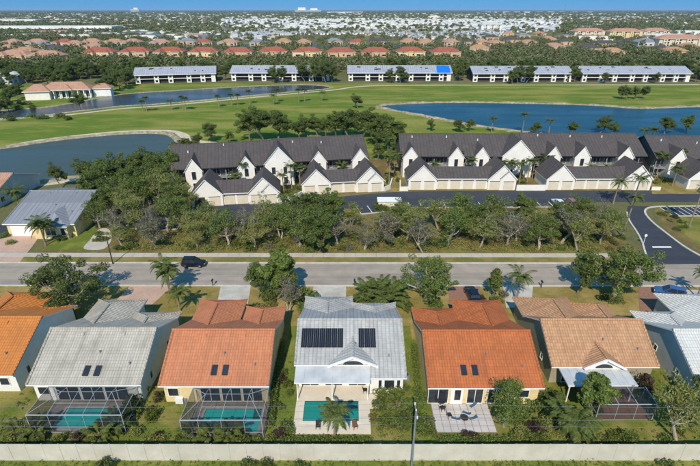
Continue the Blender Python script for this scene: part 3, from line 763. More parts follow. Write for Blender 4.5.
def chair(px, rz, label, m='dark_metal'):
    x, y = at(*px); r = thing('garden_chair', label, 'chair', (x, y, .1), R(rz))
    b = MB(); b.box(-.25, .25, -.25, .25, .4, .45); b.build('seat', m, r)
    b = MB(); b.slab([(-.25, .22, .45), (.25, .22, .45), (.25, .34, .95), (-.25, .34, .95)], .05, 0, 0); b.build('backrest', m, r)
    for a in (-.22, .22):
        for c in (-.22, .22): l = MB(); l.bar((a, c, 0), (a, c, .4), .04); l.build('leg', m, r)
chair((435, 402), 40, 'dark chair on the left of the patio by the house'); chair((442, 411), 200, 'dark chair at the left front of the patio table'); chair((449, 418), 100, 'dark chair beside the left blue lounger')
chair((318, 429), 0, 'dark chair at the near edge of the cream pool deck'); chair((355, 429), 20, 'brown chair right of the palm on the pool deck', 'wood_door'); chair((365, 393), 90, 'dark chair at the right back of the pool deck')
bbx, bby = at(181, 402); bb = thing('pool_heater', 'white pool equipment box on the lawn by the cage', 'equipment', (bbx, bby, 0))
b = MB(); b.box(-.5, .4, -.35, .35, .05, .8); b.build('cabinet', 'white_metal', bb); b = MB(); b.bar((.6, 0, 0), (.6, 0, .6), .3, 0, 10); b.build('pump', 'grey_metal', bb)
# air conditioner by the sand coloured house and others
def ac(x, y, label):
    r = thing('air_conditioner', label, 'air conditioner', (x, y, 0)); b = MB(); b.box(-.42, .42, -.42, .42, .08, .85); b.build('casing', 'grey_metal', r)
    b = MB(); n = 14; b.prism([(.33 * math.cos(2 * math.pi * k / n), .33 * math.sin(2 * math.pi * k / n)) for k in range(n)], .85, .88); b.build('fan_grille', 'dark_metal', r)
ac(7.0, 45.0, 'grey air conditioner beside the solar panel house'); ac(23.2, 46.5, 'grey air conditioner between the red orange and sand coloured houses')

# perimeter wall of precast panels and posts along the backs of the gardens
WALL_Y = 33.35
pw = thing('perimeter_wall', 'long cream precast concrete wall along the bottom of the picture', 'wall', (0, 0, 0))
pb = MB(); pb.box(-.8, .8, -.05, .05, 0, 2.15); pme = pb.mesh('panel', 'fence')
cb = MB(); cb.box(-.8, .8, -.07, .07, 2.15, 2.26); cme = cb.mesh('coping', 'fence')
qb = MB(); qb.box(-.09, .09, -.075, .075, 0, 2.3); qme = qb.mesh('post', 'fence')
for i in range(52):
    x = -44.2 + i * 1.72
    link('panel', pme, pw, (x, WALL_Y + rnd.uniform(-.012, .012), rnd.uniform(-.03, .01)))
    link('coping', cme, pw, (x, WALL_Y, rnd.uniform(-.02, .01)))
    link('post', qme, pw, (x - .86, WALL_Y, 0))

# utility pole and wires
up = thing('utility_pole', 'grey utility pole standing in front of the perimeter wall', 'pole', (6.0, 31.2, 0))
b = MB(); b.bar((0, 0, 0), (0, 0, 9.2), .17, 0, 10, .12); b.build('shaft', 'grey_metal', up)
b = MB(); b.box(-.05, .05, -.9, .9, 9.0, 9.12); b.build('crossarm', 'grey_metal', up)
for y in (-.8, 0, .8): b = MB(); b.bar((0, y, 9.12), (0, y, 9.34), .1, 0, 8); b.build('insulator', 'white_metal', up)
for i, (dy, z, lb) in enumerate(((-.8, 9.3, 'thin overhead wire nearest the camera'), (.8, 9.3, 'thin overhead wire over the garden side'), (0, 7.6, 'lowest thin overhead wire below the crossarm'))):
    w = MB(); pts = []
    for s0, s1 in ((-44, 6), (6, 56)):
        for k in range(13):
            t = k / 12; pts.append((s0 + (s1 - s0) * t, 31.2 + dy, z - 2.2 * t * (1 - t)))
    for p, q in zip(pts[:-1], pts[1:]):
        if p != q: w.bar(p, q, .013, 0, 4)
    tag(w.build('overhead_wire', 'grey_metal'), lb, 'wire', 'overhead wires')

# ================================================================ HOUSES ACROSS THE STREET, CONDOS AND GARAGES
hH, onH, sH, ywH = house('house', 'grey metal roofed house by the lake at upper left, palm in front', -70.2, -55.6, 96.3, 85.6, [], 'metal_roof', 'cream_wall')
b = MB(); xa, xb, xm, zw = -64.2, -56.4, -60.3, 4.75
y1 = 84.3; ym = 96.3 - (6.1 - zw) / sH + .3; yh = 87.6
b.slab([(xa, y1, 3), (xb, y1, 3), (xm, yh, zw)], .2); b.slab([(xb, y1, 3), (xb, 86.5, 3.05), (xm, ym, zw), (xm, yh, zw)], .2); b.slab([(xa, 86.5, 3.05), (xa, y1, 3), (xm, yh, zw), (xm, ym, zw)], .2)
b.build('porch_roof', ['metal_roof', 'trim'], hH)
b = MB(); b.box(xa + .5, xb - .5, y1 + .6, 87, 0, 2.9); b.build('porch_wall', 'cream_wall', hH)
window(hH, -60.3, y1 + .6, .8, 2.4, 2.2, panes=2); window(hH, -57.8, y1 + .6, .8, 2.4, 1.0)
b = MB(); b.box(-69.2, -65.0, ywH - .07, ywH, .05, 2.4); gd = b.build('garage_door', 'trim', hH)
for k in range(1, 4): b = MB(); b.box(-69.1, -65.1, ywH - .085, ywH - .07, .05 + k * .58, .09 + k * .58); b.build('door_panel', 'garage_door', gd)
hJ, onJ, sJ, ywJ = house('house', 'pinkish tiled house cut by the left edge beside the grey lake', -99, -81.8, 108.5, 99, [], 'club_tile', 'grey_wall')
window(hJ, -82.15, 103, .9, 2.2, 1.4, 'x+'); window(hJ, -82.15, 106.5, .9, 2.2, 1.0, 'x+')

def condo(label, org, rz, sections, bumps, e=5.8, zr=10.0, dep=16.0):
    root = thing('condo_building', label, 'condo', (org[0], org[1], 0), R(rz))
    ridge_y = dep / 2; s = (zr - e) / (ridge_y + .5)
    for (x0, x1, yo) in sections:
        b = MB(); th = .25
        b.slab([(x0 - .4, yo - .5, e), (x1 + .4, yo - .5, e), (x1 + .4, yo + ridge_y, zr), (x0 - .4, yo + ridge_y, zr)], th)
        b.slab([(x1 + .4, yo + dep + .5, e), (x0 - .4, yo + dep + .5, e), (x0 - .4, yo + ridge_y, zr), (x1 + .4, yo + ridge_y, zr)], th)
        ro = b.build('roof', ['dark_shingle', 'dark_metal'], root)
        c = MB(); ridge_bar(c, (x0 - .4, yo + ridge_y, zr), (x1 + .4, yo + ridge_y, zr), .2); c.build('ridge_cap', 'dark_shingle', ro)
        for k in range(int((x1 - x0) / 9)):
            vx = x0 + 4 + k * 9 + rnd.uniform(-1, 1); vy = yo + 5 + rnd.uniform(0, 2)
            v = MB(); vz = e + s * (vy - yo + .5); v.bar((vx, vy, vz - .1), (vx, vy, vz + .5), .22, 0, 8); v.build('vent_pipe', 'white_metal', root)
        w = MB(); rec = 1.9
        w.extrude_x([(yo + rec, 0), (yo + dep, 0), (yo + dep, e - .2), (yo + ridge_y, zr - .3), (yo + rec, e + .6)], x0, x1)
        w.build('wall', 'condo_wall_shade', root)
        f = MB(); f.box(x0 + .05, x1 - .05, yo + .25, yo + rec, 2.75, 2.95); f.build('balcony_floor', 'balcony_shade', root)
        f = MB(); f.box(x0 + .05, x1 - .05, yo + .22, yo + .36, 5.1, 5.5); f.build('fascia_beam', 'dark_recess', root)  # beam coloured in the same painted shade as the recess
        rl = MB(); rl.bar((x0, yo + .3, 3.85), (x1, yo + .3, 3.85), .07)
        k = x0
        while k < x1: rl.bar((k, yo + .3, 2.95), (k, yo + .3, 3.85), .035); k += .6
        rl.build('railing', 'grey_metal', root)
        k = x0 + 1.6
        while k < x1 - 1:
            for z0, z1 in ((.2, 2.4), (3.0, 5.1)): window(root, k, yo + rec, z0, z1, 1.9, panes=2)
            k += 3.1
        k = x0 + .2
        while k < x1:
            p = MB(); p.box(k - .1, k + .1, yo + .2, yo + .4, 0, 5.1); p.build('post', 'balcony_shade', root); k += 4.4
    for (bx, hw, sh, pk, yo, back) in bumps:
        if hw < 2.5: hw, pk, yo, back = 2.05, 8.5, yo - 1.1, back + 1.1
        s2 = (pk - sh) / hw
        w = MB(); w.extrude_y([(bx - hw, 0), (bx + hw, 0), (bx + hw, sh), (bx, pk), (bx - hw, sh)], yo, yo + back)
        g = w.build('gable_bay', 'condo_wall', root)
        r = MB(); o = .3; zo = sh - s2 * o + .18; zp = pk + .18
        r.slab([(bx - hw - o, yo + back, zo), (bx - hw - o, yo - .25, zo), (bx, yo - .25, zp), (bx, yo + back, zp)], .18, 0, 1)
        r.slab([(bx + hw + o, yo - .25, zo), (bx + hw + o, yo + back, zo), (bx, yo + back, zp), (bx, yo - .25, zp)], .18, 0, 1)
        r.build('gable_roof', ['dark_shingle', 'trim'], g)
        if hw > 2.5:
            for dx in (-1.5, 1.5):
                for z0, z1 in ((.4, 2.4), (3.2, 5.2)): window(root, bx + dx, yo, z0, z1, 1.1)
        else:
            window(root, bx, yo, 3.1, 5.3, 1.15); window(root, bx, yo, .5, 2.3, 1.15)
    return root

condo('left white gabled condo block with charcoal roof, set at an angle', (-45, 112.3), 11, [(0, 25.6, 0), (26.6, 51, 1.3)],
      [(5.6, 1.9, 5.5, 7.9, 0, 6), (18.6, 1.9, 5.7, 8.0, 0, 6), (27.0, 3.7, 6.2, 10.4, -.8, 8), (37.4, 1.9, 5.7, 8.0, 1.3, 6), (48.6, 1.9, 5.7, 8.0, 1.3, 6)])
condo('long central white gabled condo block with charcoal roof facing the garages', (14.2, 124.6), -.6, [(0, 33.5, 0), (34.6, 67, 0.9)],
      [(2.4, 1.9, 5.7, 8.0, 0, 6), (14.8, 1.9, 5.7, 8.0, 0, 6), (21.6, 1.9, 5.7, 8.0, 0, 6), (31.6, 4.2, 6.2, 10.4, -.8, 8), (41.4, 1.9, 5.7, 8.0, .9, 6), (49.4, 1.9, 5.7, 8.0, .9, 6), (61.2, 1.9, 5.7, 8.0, .9, 6)])
condo('right hand white gabled condo block cut by the picture edge', (83.0, 122.5), -2, [(0, 46, 0)],
      [(5.2, 1.9, 5.7, 8.0, 0, 6), (16, 1.9, 5.7, 8.0, 0, 6), (27, 3.7, 6.2, 10.2, -.8, 8)])

def garage(label, org, rz, length, gw=7.2, e=2.95, dep=7.4, doors=None, open_first=False):
    root = thing('garage_block', label, 'garage', (org[0], org[1], 0), R(rz))
    zr, th = 5.0, .22; ry = dep / 2; s = (zr - e) / ry
    b = MB()
    b.slab([(gw * .55, -.35, e), (length - gw * .55, -.35, e), (length - gw * .55, ry, zr), (gw * .55, ry, zr)], th)
    b.slab([(length - gw * .55, dep + .35, e), (gw * .55, dep + .35, e), (gw * .55, ry, zr), (length - gw * .55, ry, zr)], th)
    b.build('roof', ['dark_shingle', 'trim'], root)
    w = MB(); w.extrude_x([(0, 0), (dep, 0), (dep, e + .02), (ry, zr - .25), (0, e + .02)], gw * .6, length - gw * .6); w.build('wall', 'condo_wall', root)
    pk = 6.55; hw = gw / 2; s2 = (pk - e) / hw
    for bx, m in ((hw, 1), (length - hw, 0)):
        w = MB(); w.extrude_y([(bx - hw, 0), (bx + hw, 0), (bx + hw, e), (bx, pk), (bx - hw, e)], -.5, dep + .2); g = w.build('gable_wall', 'condo_wall', root)
        r = MB(); o = .3; zo = e - s2 * o + .16; zp = pk + .16
        r.slab([(bx - hw - o, dep + .5, zo), (bx - hw - o, -.8, zo), (bx, -.8, zp), (bx, dep + .5, zp)], .2)
        r.slab([(bx + hw + o, -.8, zo), (bx + hw + o, dep + .5, zo), (bx, dep + .5, zp), (bx, -.8, zp)], .2)
        r.build('gable_roof', ['dark_shingle', 'trim'], g)
    q = bx = length - hw * .62                      # lower second gable overlapping the right one
    r = MB(); h2 = hw * .55; p2 = e + s2 * h2
    w = MB(); w.extrude_y([(q - h2, 0), (q + h2 - .02, 0), (q + h2 - .02, e), (q, p2), (q - h2, e)], -.72, -.45); g = w.build('front_gable', 'condo_wall', root)
    r.slab([(q - h2 - .1, -.45, e + .06), (q - h2 - .1, -.95, e + .06), (q, -.95, p2 + .16), (q, -.45, p2 + .16)], .14)
    r.slab([(q + h2 + .1, -.95, e + .06), (q + h2 + .1, -.45, e + .06), (q, -.45, p2 + .16), (q, -.95, p2 + .16)], .14)
    r.build('gable_roof', ['dark_shingle', 'trim'], g)
    nm = doors or 4
    xs = [(hw * .52, -.5), (hw * 1.48, -.5)] + [(gw + (length - 2 * gw) * (k + .5) / nm, 0) for k in range(nm)] + [(length - hw * 1.5, -.5), (length - hw * .55, -.72)]
    for i, (x, yo) in enumerate(xs):
        if i == 0 and open_first:
            d = MB(); d.box(x - 1.25, x + 1.25, yo - .03, yo - .005, .02, 2.3); d.build('open_bay_shade', 'dark_recess', root); continue  # flat dark panel on the wall, the bay's shade is its colour
        d = MB(); d.box(x - 1.25, x + 1.25, yo - .05, yo, .02, 2.25); do = d.build('garage_door', 'garage_door', root)
        for k in range(4):
            l = MB(); l.box(x - 1.2, x + 1.2, yo - .075, yo - .05, .06 + k * .55, .56 + k * .55); l.build('door_panel', 'garage_door', do)
        t = MB(); t.box(x - 1.34, x + 1.34, yo - .09, yo - .005, 2.27, 2.38); t.build('door_head', 'dark_recess', do)
    return root
garage('leftmost charcoal roofed white garage block at the grove edge', (-37.2, 102.4), 7.2, 20.4, doors=2, open_first=True)
garage('white garage block between the shrubs and the sandy court, left of centre', (-12.0, 110.2), 8, 20.8, doors=2)
garage('long white garage block in front of the central condos, left one', (15.0, 114.0), 0, 27.6)
garage('long white garage block in front of the central condos, right one', (50.4, 114.0), 0, 26.9)
garage('white garage block at the right edge beyond the sandy court', (87, 114.4), 0, 27)

def low_wall(px, h, label, m='condo_wall'):
    p = P(*px); o = ribbon(p, .3, 0, h).build('garden_wall', m); tag(o, label, 'wall')
low_wall([(279, 203.5), (290, 202), (302, 196.5)], 1.4, 'low white wall joining the two left garage blocks')
low_wall([(516, 190.5), (545, 190.5)], 1.5, 'low white wall joining the two central garage blocks')
low_wall([(384, 191.5), (390, 189), (392, 182)], 1.2, 'short white wall left of the sandy court')
low_wall([(400, 184), (400, 191), (408, 191)], 1.2, 'short white wall at the left end of the central garages')
low_wall([(651, 190), (660, 190.2)], .9, 'short white wall right of the central garages')
ub = thing('utility_enclosure', 'white roofed utility enclosure between lime bushes by the drive', 'enclosure', (*at(389, 207.5), 0))
b = MB(); b.box(-2.6, 2.6, -1.1, 1.1, 0, 1.9); b.build('wall', 'condo_wall', ub); b = MB(); b.slab([(-2.8, -1.3, 2.0), (2.8, -1.3, 2.0), (2.8, 1.3, 2.15), (-2.8, 1.3, 2.15)], .12, 0, 0); b.build('roof', 'trim', ub)
b = MB(); b.box(-1.0, .2, -1.15, -1.1, .1, 1.7); b.build('gate', 'garage_door', ub)

# ================================================================ MID DISTANCE: pale roofed apartment row beyond the golf course
def apartment(label, x0, x1, y, rz=0.0, tarp=False, sh=1):
    L = x1 - x0; root = thing('apartment_building', label, 'apartments', (x0, y, 0), R(rz), None)
    e, zr, dep = 5.2, 8.9, 18
    b = MB(); b.slab([(-.8, -1.2, e), (L + .8, -1.2, e), (L + .8, dep / 2, zr), (-.8, dep / 2, zr)], .3)
    b.slab([(L + .8, dep + 1, e), (-.8, dep + 1, e), (-.8, dep / 2, zr), (L + .8, dep / 2, zr)], .3)
    b.build('roof', ['pale_metal_roof', 'trim'], root)
    w = MB(); w.extrude_x([(1.6, 0), (dep, 0), (dep, e - .2), (dep / 2, zr - .35), (1.6, e + .8)], 0, L); w.build('wall', 'dark_recess', root)  # set-back wall coloured dark to imitate shade inside the lanais
    s = MB(); s.box(0, L, 0, 1.6, 2.5, 2.8); s.build('balcony_floor', 'white_wall', root)
    k = 0.0; i = 0
    while k < L - 2:
        wd = 4.2 if i % 2 else 3.0
        q = MB(); q.box(k, min(k + 2.9, L), -.1, 1.7, 0, e - .25); q.build('bay', 'white_wall', root)
        window(root, min(k + 1.45, L - 1), -.1, .6, 2.1, 1.6); window(root, min(k + 1.45, L - 1), -.1, 3.2, 4.6, 1.6)
        k += 2.9 + (5.6 if i % 2 else 8.2); i += 1
    q = MB(); q.box(L - 2.6, L, -.1, 1.7, 0, e - .25); q.build('bay', 'white_wall', root)
    r = random.Random(sh); sl = (zr - e) / (dep / 2 + 1.2)
    for k in range(int(L / 7)):
        vx = r.uniform(3, L - 4); vy = r.uniform(2, 7); wv = r.uniform(.8, 2.6); z = e + sl * (vy + 1.2)
        v = MB(); v.slab([(vx, vy, z + .18), (vx + wv, vy, z + .18), (vx + wv, vy + .9, z + .18 + sl * .9), (vx, vy + .9, z + .18 + sl * .9)], .2, 0, 0); v.build('roof_vent', r.choice(['grey_metal', 'dark_metal', 'dark_metal']), root)
    if tarp:
        v = MB(); z = lambda yy: e + sl * (yy + 1.2) + .06
        v.slab([(L - 9.4, -1.25, z(-1.25)), (L - .5, -1.25, z(-1.25)), (L - .3, 8.2, z(8.2)), (L - 8.6, 8.6, z(8.6))], .05, 0, 0); v.build('tarpaulin', 'blue_tarp', root)
apartment('pale grey roofed apartment block above the canal at the left', -134, -85.5, 304, 12, sh=1)
apartment('second pale grey roofed apartment block, half behind two trees', -77, -13.5, 317, 0, sh=2)
apartment('pale grey roofed apartment block with a blue tarpaulin at its right end', -1, 65.5, 317, 0, True, sh=3)
apartment('pale grey roofed apartment block right of the blue tarpaulin, tree in the middle', 79, 142, 313, 0, sh=4)
apartment('rightmost pale grey roofed apartment block beyond the fairway', 149, 218, 313, 0, sh=5)
apartment('pale apartment block cut by the right picture edge', 231, 270, 313, 0, sh=6)

def hip_roof(b, x0, x1, y0, y1, e, p, th=.2, mi=0, smi=1):
    w, d = x1 - x0, y1 - y0; h = min(w, d) / 2; z = e + h * p
    if w >= d: A, B = (x0 + h, (y0 + y1) / 2, z), (x1 - h, (y0 + y1) / 2, z)
    else: A, B = ((x0 + x1) / 2, y0 + h, z), ((x0 + x1) / 2, y1 - h, z)
    c = [(x0, y0, e), (x1, y0, e), (x1, y1, e), (x0, y1, e)]
    if w >= d:
        fs = [[c[0], c[1], B, A], [c[1], c[2], B], [c[2], c[3], A, B], [c[3], c[0], A]]
    else:
        fs = [[c[0], c[1], A], [c[1], c[2], B, A], [c[2], c[3], B], [c[3], c[0], A, B]]
    for f in fs: b.face(f, mi)
    for i in range(4):
        p0, p1 = c[i], c[(i + 1) % 4]
        b.face([(p0[0], p0[1], e - th), (p1[0], p1[1], e - th), p1, p0], smi)
    b.face([(q[0], q[1], e - th) for q in reversed(c)], smi)

cl = thing('clubhouse', 'tan tiled clubhouse with white columns and pool above the canal', 'clubhouse', (*at(39, 100.5), 0), R(12), None, (.72, .74, 1.25))
b = MB(); hip_roof(b, 0, 34, 4, 18, 3.6, .38); hip_roof(b, -10, 8, 1, 14, 3.4, .38); hip_roof(b, 33, 47, 8, 18, 3.4, .36); hip_roof(b, 12, 22, 2, 12, 3.7, .42); b.build('roof', ['club_tile', 'trim'], cl)
b = MB(); b.box(1, 33, 7, 17, 0, 3.4); b.box(-9, 7, 2, 13, 0, 3.2); b.box(34, 46, 9, 17, 0, 3.2); b.build('wall', 'white_wall', cl)
for k in range(9): b = MB(); b.box(.6 + k * 4, 1.2 + k * 4, 4.4, 5, 0, 3.4); b.build('column', 'trim', cl)
for k in range(8): window(cl, 3 + k * 4, 7, .3, 2.8, 2.6, panes=2)
b = MB(); b.box(38, 43, 8.9, 9, .1, 2.6); b.build('garage_door', 'trim', cl)
p1x, p1y = at(76, 95.6); pool('swimming_pool', 'small bright turquoise pool in front of the clubhouse', p1x - 7, p1x + 9, p1y - 1, p1y + 5, 'pool_water', (p1x - 10, p1x + 12, p1y - 3, p1y + 7.5))

def simple_house(name, label, cat, x, y, w, d, e, pitch, rz, roof, wall, group=None, hip=True, wins=4, garage_w=0, wing=True):
    root = thing(name, label, cat, (x, y, 0), R(rz), group)
    b = MB(); hip_roof(b, -w / 2 - .5, w / 2 + .5, -.5, d + .5, e, pitch)
    if wing: hip_roof(b, -w / 2 + .4, -w / 2 + w * .42, -d * .38, d * .6, e - .02, pitch); hip_roof(b, w * .1, w * .42, -d * .24, d * .6, e - .04, pitch)
    b.build('roof', [roof, 'trim'], root)
    q = MB(); q.box(-w / 2, w / 2, 0, d, 0, e - .2)
    if wing: q.box(-w / 2 + .9, -w / 2 + w * .42 - .5, -d * .38 + .5, .1, 0, e - .22); q.box(w * .1 + .5, w * .42 - .5, -d * .24 + .5, .1, 0, e - .24)
    q.build('wall', wall, root)
    for k in range(wins): window(root, -w / 2 + w * (k + .5) / wins, -.02 if not wing else -.02, .6, 2.4, w / wins * .5)
    if wing:
        window(root, -w / 2 + w * .21 + .2, -d * .38 + .5, .5, 2.4, w * .18); window(root, w * .26, -d * .24 + .5, .6, 2.4, w * .14)
    return root
for i, px in enumerate((-2, 32, 66, 100, 134, 168, 203, 238, 272, 307, 341, 376, 411, 446)):
    x, y = at(px, 56.5); 
    if i < 3: y -= 40; x += 4
    simple_house('townhouse', ('tan' if i < 3 else 'red') + ' tiled cream townhouse, %s of its row from the left' % ['first', 'second', 'third', 'fourth', 'fifth', 'sixth', 'seventh', 'eighth', 'ninth', 'tenth', 'eleventh', 'twelfth', 'thirteenth', 'last'][i],
                 'townhouse', x, y + rnd.uniform(-4, 4), 29, 15, 4.4, .5, rnd.uniform(-3, 3), 'club_tile' if i < 3 else 'far_red_tile', 'beige_wall' if i % 3 else 'cream_wall', 'red roofed townhouses in a row')
x, y = at(12, 84); simple_house('house', 'small white roofed house left of the clubhouse', 'house', x - 4, y, 16, 11, 5.0, .4, 10, 'bright_white_tile', 'grey_wall')
cols = ['club_tile', 'tan_tile', 'dark_shingle', 'club_tile', 'metal_roof', 'club_tile', 'far_red_tile']
for i in range(20):
    px = 6 + i * 25 + rnd.uniform(-5, 5); x, y = at(px, 45.4)
    simple_house('canal_house', 'one storey house in the row behind the far canal, %s from the left' % ordn(i), 'house', x, y + rnd.uniform(0, 22), rnd.uniform(20, 27), 16, 3.8, .45, rnd.uniform(-10, 10), rnd.choice(cols), 'beige_wall', 'houses behind the far canal')
GP = [(8, 52), (22, 55), (38, 49), (52, 53), (74, 47), (92, 50), (472, 45), (478, 52), (490, 40), (497, 46), (508, 36), (512, 43), (524, 38), (530, 46), (541, 36), (548, 42), (556, 50), (566, 45), (590, 52), (604, 47), (612, 56), (628, 50), (662, 53), (676, 55), (690, 50), (632, 44)]
for i in range(len(GP)):
    px, py = GP[i]; x, y = at(px, py)
    simple_house('grove_house', 'tiled house half sunk among the far trees, %s from the left of its kind' % ordn(i), 'house', x, y, rnd.uniform(18, 26), 15, 4.2, .42, rnd.uniform(-20, 20), rnd.choice(cols[:5]), 'beige_wall', 'tan roofed houses among trees')
def flats(label, px, py, L, h, roof, rz=0, dep=20, m='cream_wall'):
    x, y = at(px, py); root = thing('apartment_block', label, 'apartments', (x, y, 0), R(rz))
    w = MB(); w.box(0, L, 0, dep, 0, h); k = 4.0
    while k < L: w.box(k, k + 5, -2.2, .1, 0, h - .4); k += 14
    w.build('wall', m, root)
    b = MB(); hip_roof(b, -1, L + 1, -1.5, dep + 1, h + .1, .42); b.build('roof', [roof, 'trim'], root)
    k = 10.2
    while k < L - 3:
        for z in range(int(h // 3)):
            window(root, k, 0, .5 + z * 3, 2.7 + z * 3, 4.6)
            window(root, k + 10.3 - 14, -2.2, .8 + z * 3, 2.3 + z * 3, 2.2)
        k += 14
flats('three storey pale apartment block with red brown roof, leftmost of the back row', 574, 37.4, 52, 9.5, 'club_tile', 4, m='pale_cream_wall')
flats('three storey cream apartment block with red brown roof, second of the back row', 609, 37.8, 52, 9.5, 'club_tile', -3)
flats('three storey pale apartment block with red brown roof, third of the back row', 643, 37.2, 44, 9.5, 'club_tile', 2, m='pale_cream_wall')
flats('cream apartment block with red brown roof, lower and nearer at the right edge', 658, 46.5, 52, 9, 'club_tile', -4, m='pale_cream_wall')
flats('pale apartment block at the very right edge in the far quarter', 697, 44.5, 40, 9, 'club_tile')
flats('white block of flats on the left of the tan roofed quarter', 481, 30.5, 45, 12, 'bright_white_tile', m='white_wall')
x, y = at(648, 46); simple_house('hall', 'teal grey roofed hall beside the cream apartment blocks', 'hall', x, y, 26, 20, 5, .4, 0, 'metal_roof', 'grey_wall', wing=False)

# far landmarks
def block(name, label, cat, px, py, w, d, h, m='white_wall', rz=0, extra=(), bands=0):
    x, y = at(px, py); root = thing(name, label, cat, (x, y, 0), R(rz))
    b = MB(); b.box(-w / 2, w / 2, 0, d, 0, h)
    for (a, c, hh) in extra: b.box(a, c, d * .2, d * .8, h, hh)
    b.build('wall', m, root)
    r = MB(); r.box(-w / 2 - .5, w / 2 + .5, -.5, d + .5, h + .01, h + 1.0); r.build('parapet', 'trim', root)
    for k in range(bands):
        q = MB(); z = 2 + k * (h - 2) / bands; q.box(-w / 2 + 2, w / 2 - 2, -.3, -.02, z, z + (h - 2) / bands * .45); q.build('window_band', 'glass', root)
block('hospital', 'big pale hospital on the horizon left of centre', 'hospital', 308, 12.4, 420, 90, 35, extra=((-160, -40, 75), (40, 150, 62)), bands=4)
block('hospital', 'pale slab building on the far left horizon', 'building', 135, 12.2, 150, 60, 48, extra=((-20, 50, 72),), bands=5)
block('warehouse', 'long white warehouse along the left middle distance', 'warehouse', 40, 31.5, 300, 60, 9, rz=3, bands=1)
block('warehouse', 'white warehouse behind the long one at the left edge', 'warehouse', 8, 22.5, 200, 60, 9, bands=1)
block('warehouse', 'very long low white building right of the hospital', 'warehouse', 345, 13.0, 480, 80, 16)
for k, px in enumerate((488, 497, 506, 517, 527, 539, 551, 562, 575, 590)):
    block('far_terminal', 'pale long building on the right hand horizon, %s from the left' % ordn(k), 'building', px, 12.6, 90, 50, 14)
x, y = at(434, 19.0); dm = thing('dome', 'pale cream sports dome in the far distance', 'dome', (x, y, 0))
b = MB(); n = 20; prof = [(1, 0), (.97, .2), (.86, .5), (.66, .76), (.36, .94), (0.02, 1)]
for i in range(n):
    a0, a1 = 2 * math.pi * i / n, 2 * math.pi * (i + 1) / n
    for (r0, z0), (r1, z1) in zip(prof[:-1], prof[1:]):
        b.face([(38 * r0 * math.cos(a0), 30 * r0 * math.sin(a0), z0 * 17), (38 * r0 * math.cos(a1), 30 * r0 * math.sin(a1), z0 * 17), (38 * r1 * math.cos(a1), 30 * r1 * math.sin(a1), z1 * 17), (38 * r1 * math.cos(a0), 30 * r1 * math.sin(a0), z1 * 17)])
b.build('shell', 'white_deck', dm, True)
x, y = at(564, 13.5); mast = thing('radio_mast', 'thin radio mast on the right hand horizon', 'mast', (x, y, 0))
b = MB(); b.bar((0, 0, 0), (0, 0, 95), 5, 0, 4, 2.0); b.build('lattice', 'grey_metal', mast)

# mobile home park: 300 nearest as things, the rest as one mass
def mobile_home_mesh(roof, wall):
    b = MB(); w, d, e = 4.4, 9.5, 2.9
    b.box(-w, w, -d, d, 0, e, 1)
    b.slab([(-w - .4, d + .4, e), (-w - .4, -d - .4, e), (0, -d - .4, e + 1.3), (0, d + .4, e + 1.3)], .15, 0, 1)
    b.slab([(w + .4, -d - .4, e), (w + .4, d + .4, e), (0, d + .4, e + 1.3), (0, -d - .4, e + 1.3)], .15, 0, 1)
    b.box(-1.2, 1.2, -d - .05, -d, .9, 2.2, 2)
    b.box(w, w + 2.8, -d + 2, d - 3, 2.5, 2.65, 0)
    for yy in (-d + 2.1, d - 3.2): b.box(w + 2.6, w + 2.75, yy, yy + .15, 0, 2.5, 1)
    return b.mesh('mobile_home', [roof, wall, 'glass'])
mh = [mobile_home_mesh('flat_white_roof', 'white_wall'), mobile_home_mesh('bright_white_tile', 'grey_wall'), mobile_home_mesh('pale_metal_roof', 'beige_wall')]
mh_pos = []
r = random.Random(11); yy = 790.0
while yy < 2900:
    xl, xr = at(225, 33)[0] / at(225, 33)[1] * yy, at(556, 33)[0] / at(556, 33)[1] * yy
    if yy < 1000: xl, xr = xl * .9, xr * .72
    x = xl
    while x < xr:
        if r.random() < .72 and math.sin(x * .011 + yy * .006) + math.sin(yy * .013 - x * .004) > -1.25: mh_pos.append((x + r.uniform(-2, 2), yy + r.uniform(-4, 4), r.uniform(-.15, .15) + (1.57 if math.sin(x * .004 + yy * .01) > .6 else 0), r.choice([0, 0, 0, 1, 1, 2])))
        x += r.uniform(13, 19)
    yy += 25 + (yy - 790) * .012
mh_pos.sort(key=lambda p: p[1])
for (x, y, a, k) in mh_pos[:300]:
    o = link('mobile_home', mh[k], None, (x, y, 0), (0, 0, a)); tag(o, 'small white roofed mobile home in the dense far park', 'mobile home', 'mobile homes of the far park')
def mass(name, items, roofs, label, cat):
    """far roofs too many to count, one mesh"""
    V = []; F = []; mi = []
    for (x, y, a, k, w, d, e, h) in items:
        c, s_ = math.cos(a), math.sin(a); i = len(V)
        T = lambda u, v, z: V.append((x + u * c - v * s_, y + u * s_ + v * c, z))
        for z in (0, e):
            for u, v in ((-w, -d), (w, -d), (w, d), (-w, d)): T(u, v, z)
        T(0, -d, e + h); T(0, d, e + h)
        for q in ((0, 1, 5, 4), (1, 2, 6, 5), (2, 3, 7, 6), (3, 0, 4, 7)): F.append(tuple(i + t for t in q)); mi.append(0)
        for q in ((5, 6, 9, 8), (7, 4, 8, 9)): F.append(tuple(i + t for t in q)); mi.append(k + 1)
        for q in ((4, 5, 8), (6, 7, 9)): F.append(tuple(i + t for t in q)); mi.append(0)
    me = bpy.data.meshes.new(name); me.from_pydata(V, [], F)
    for m in ['white_wall'] + roofs: me.materials.append(M[m])
    me.polygons.foreach_set('material_index', mi); me.uv_layers.new(name='UVMap')
    tag(link(name, me), label, cat, None, 'stuff')
mass('mobile_home_park', [(x, y, a, k, 4.4, 9.5, 2.9, 1.3) for (x, y, a, k) in mh_pos[300:]], ['flat_white_roof', 'white_wall', 'pale_metal_roof'], 'mass of white mobile home roofs fading into the distance', 'roofs')
it = []
r = random.Random(5)
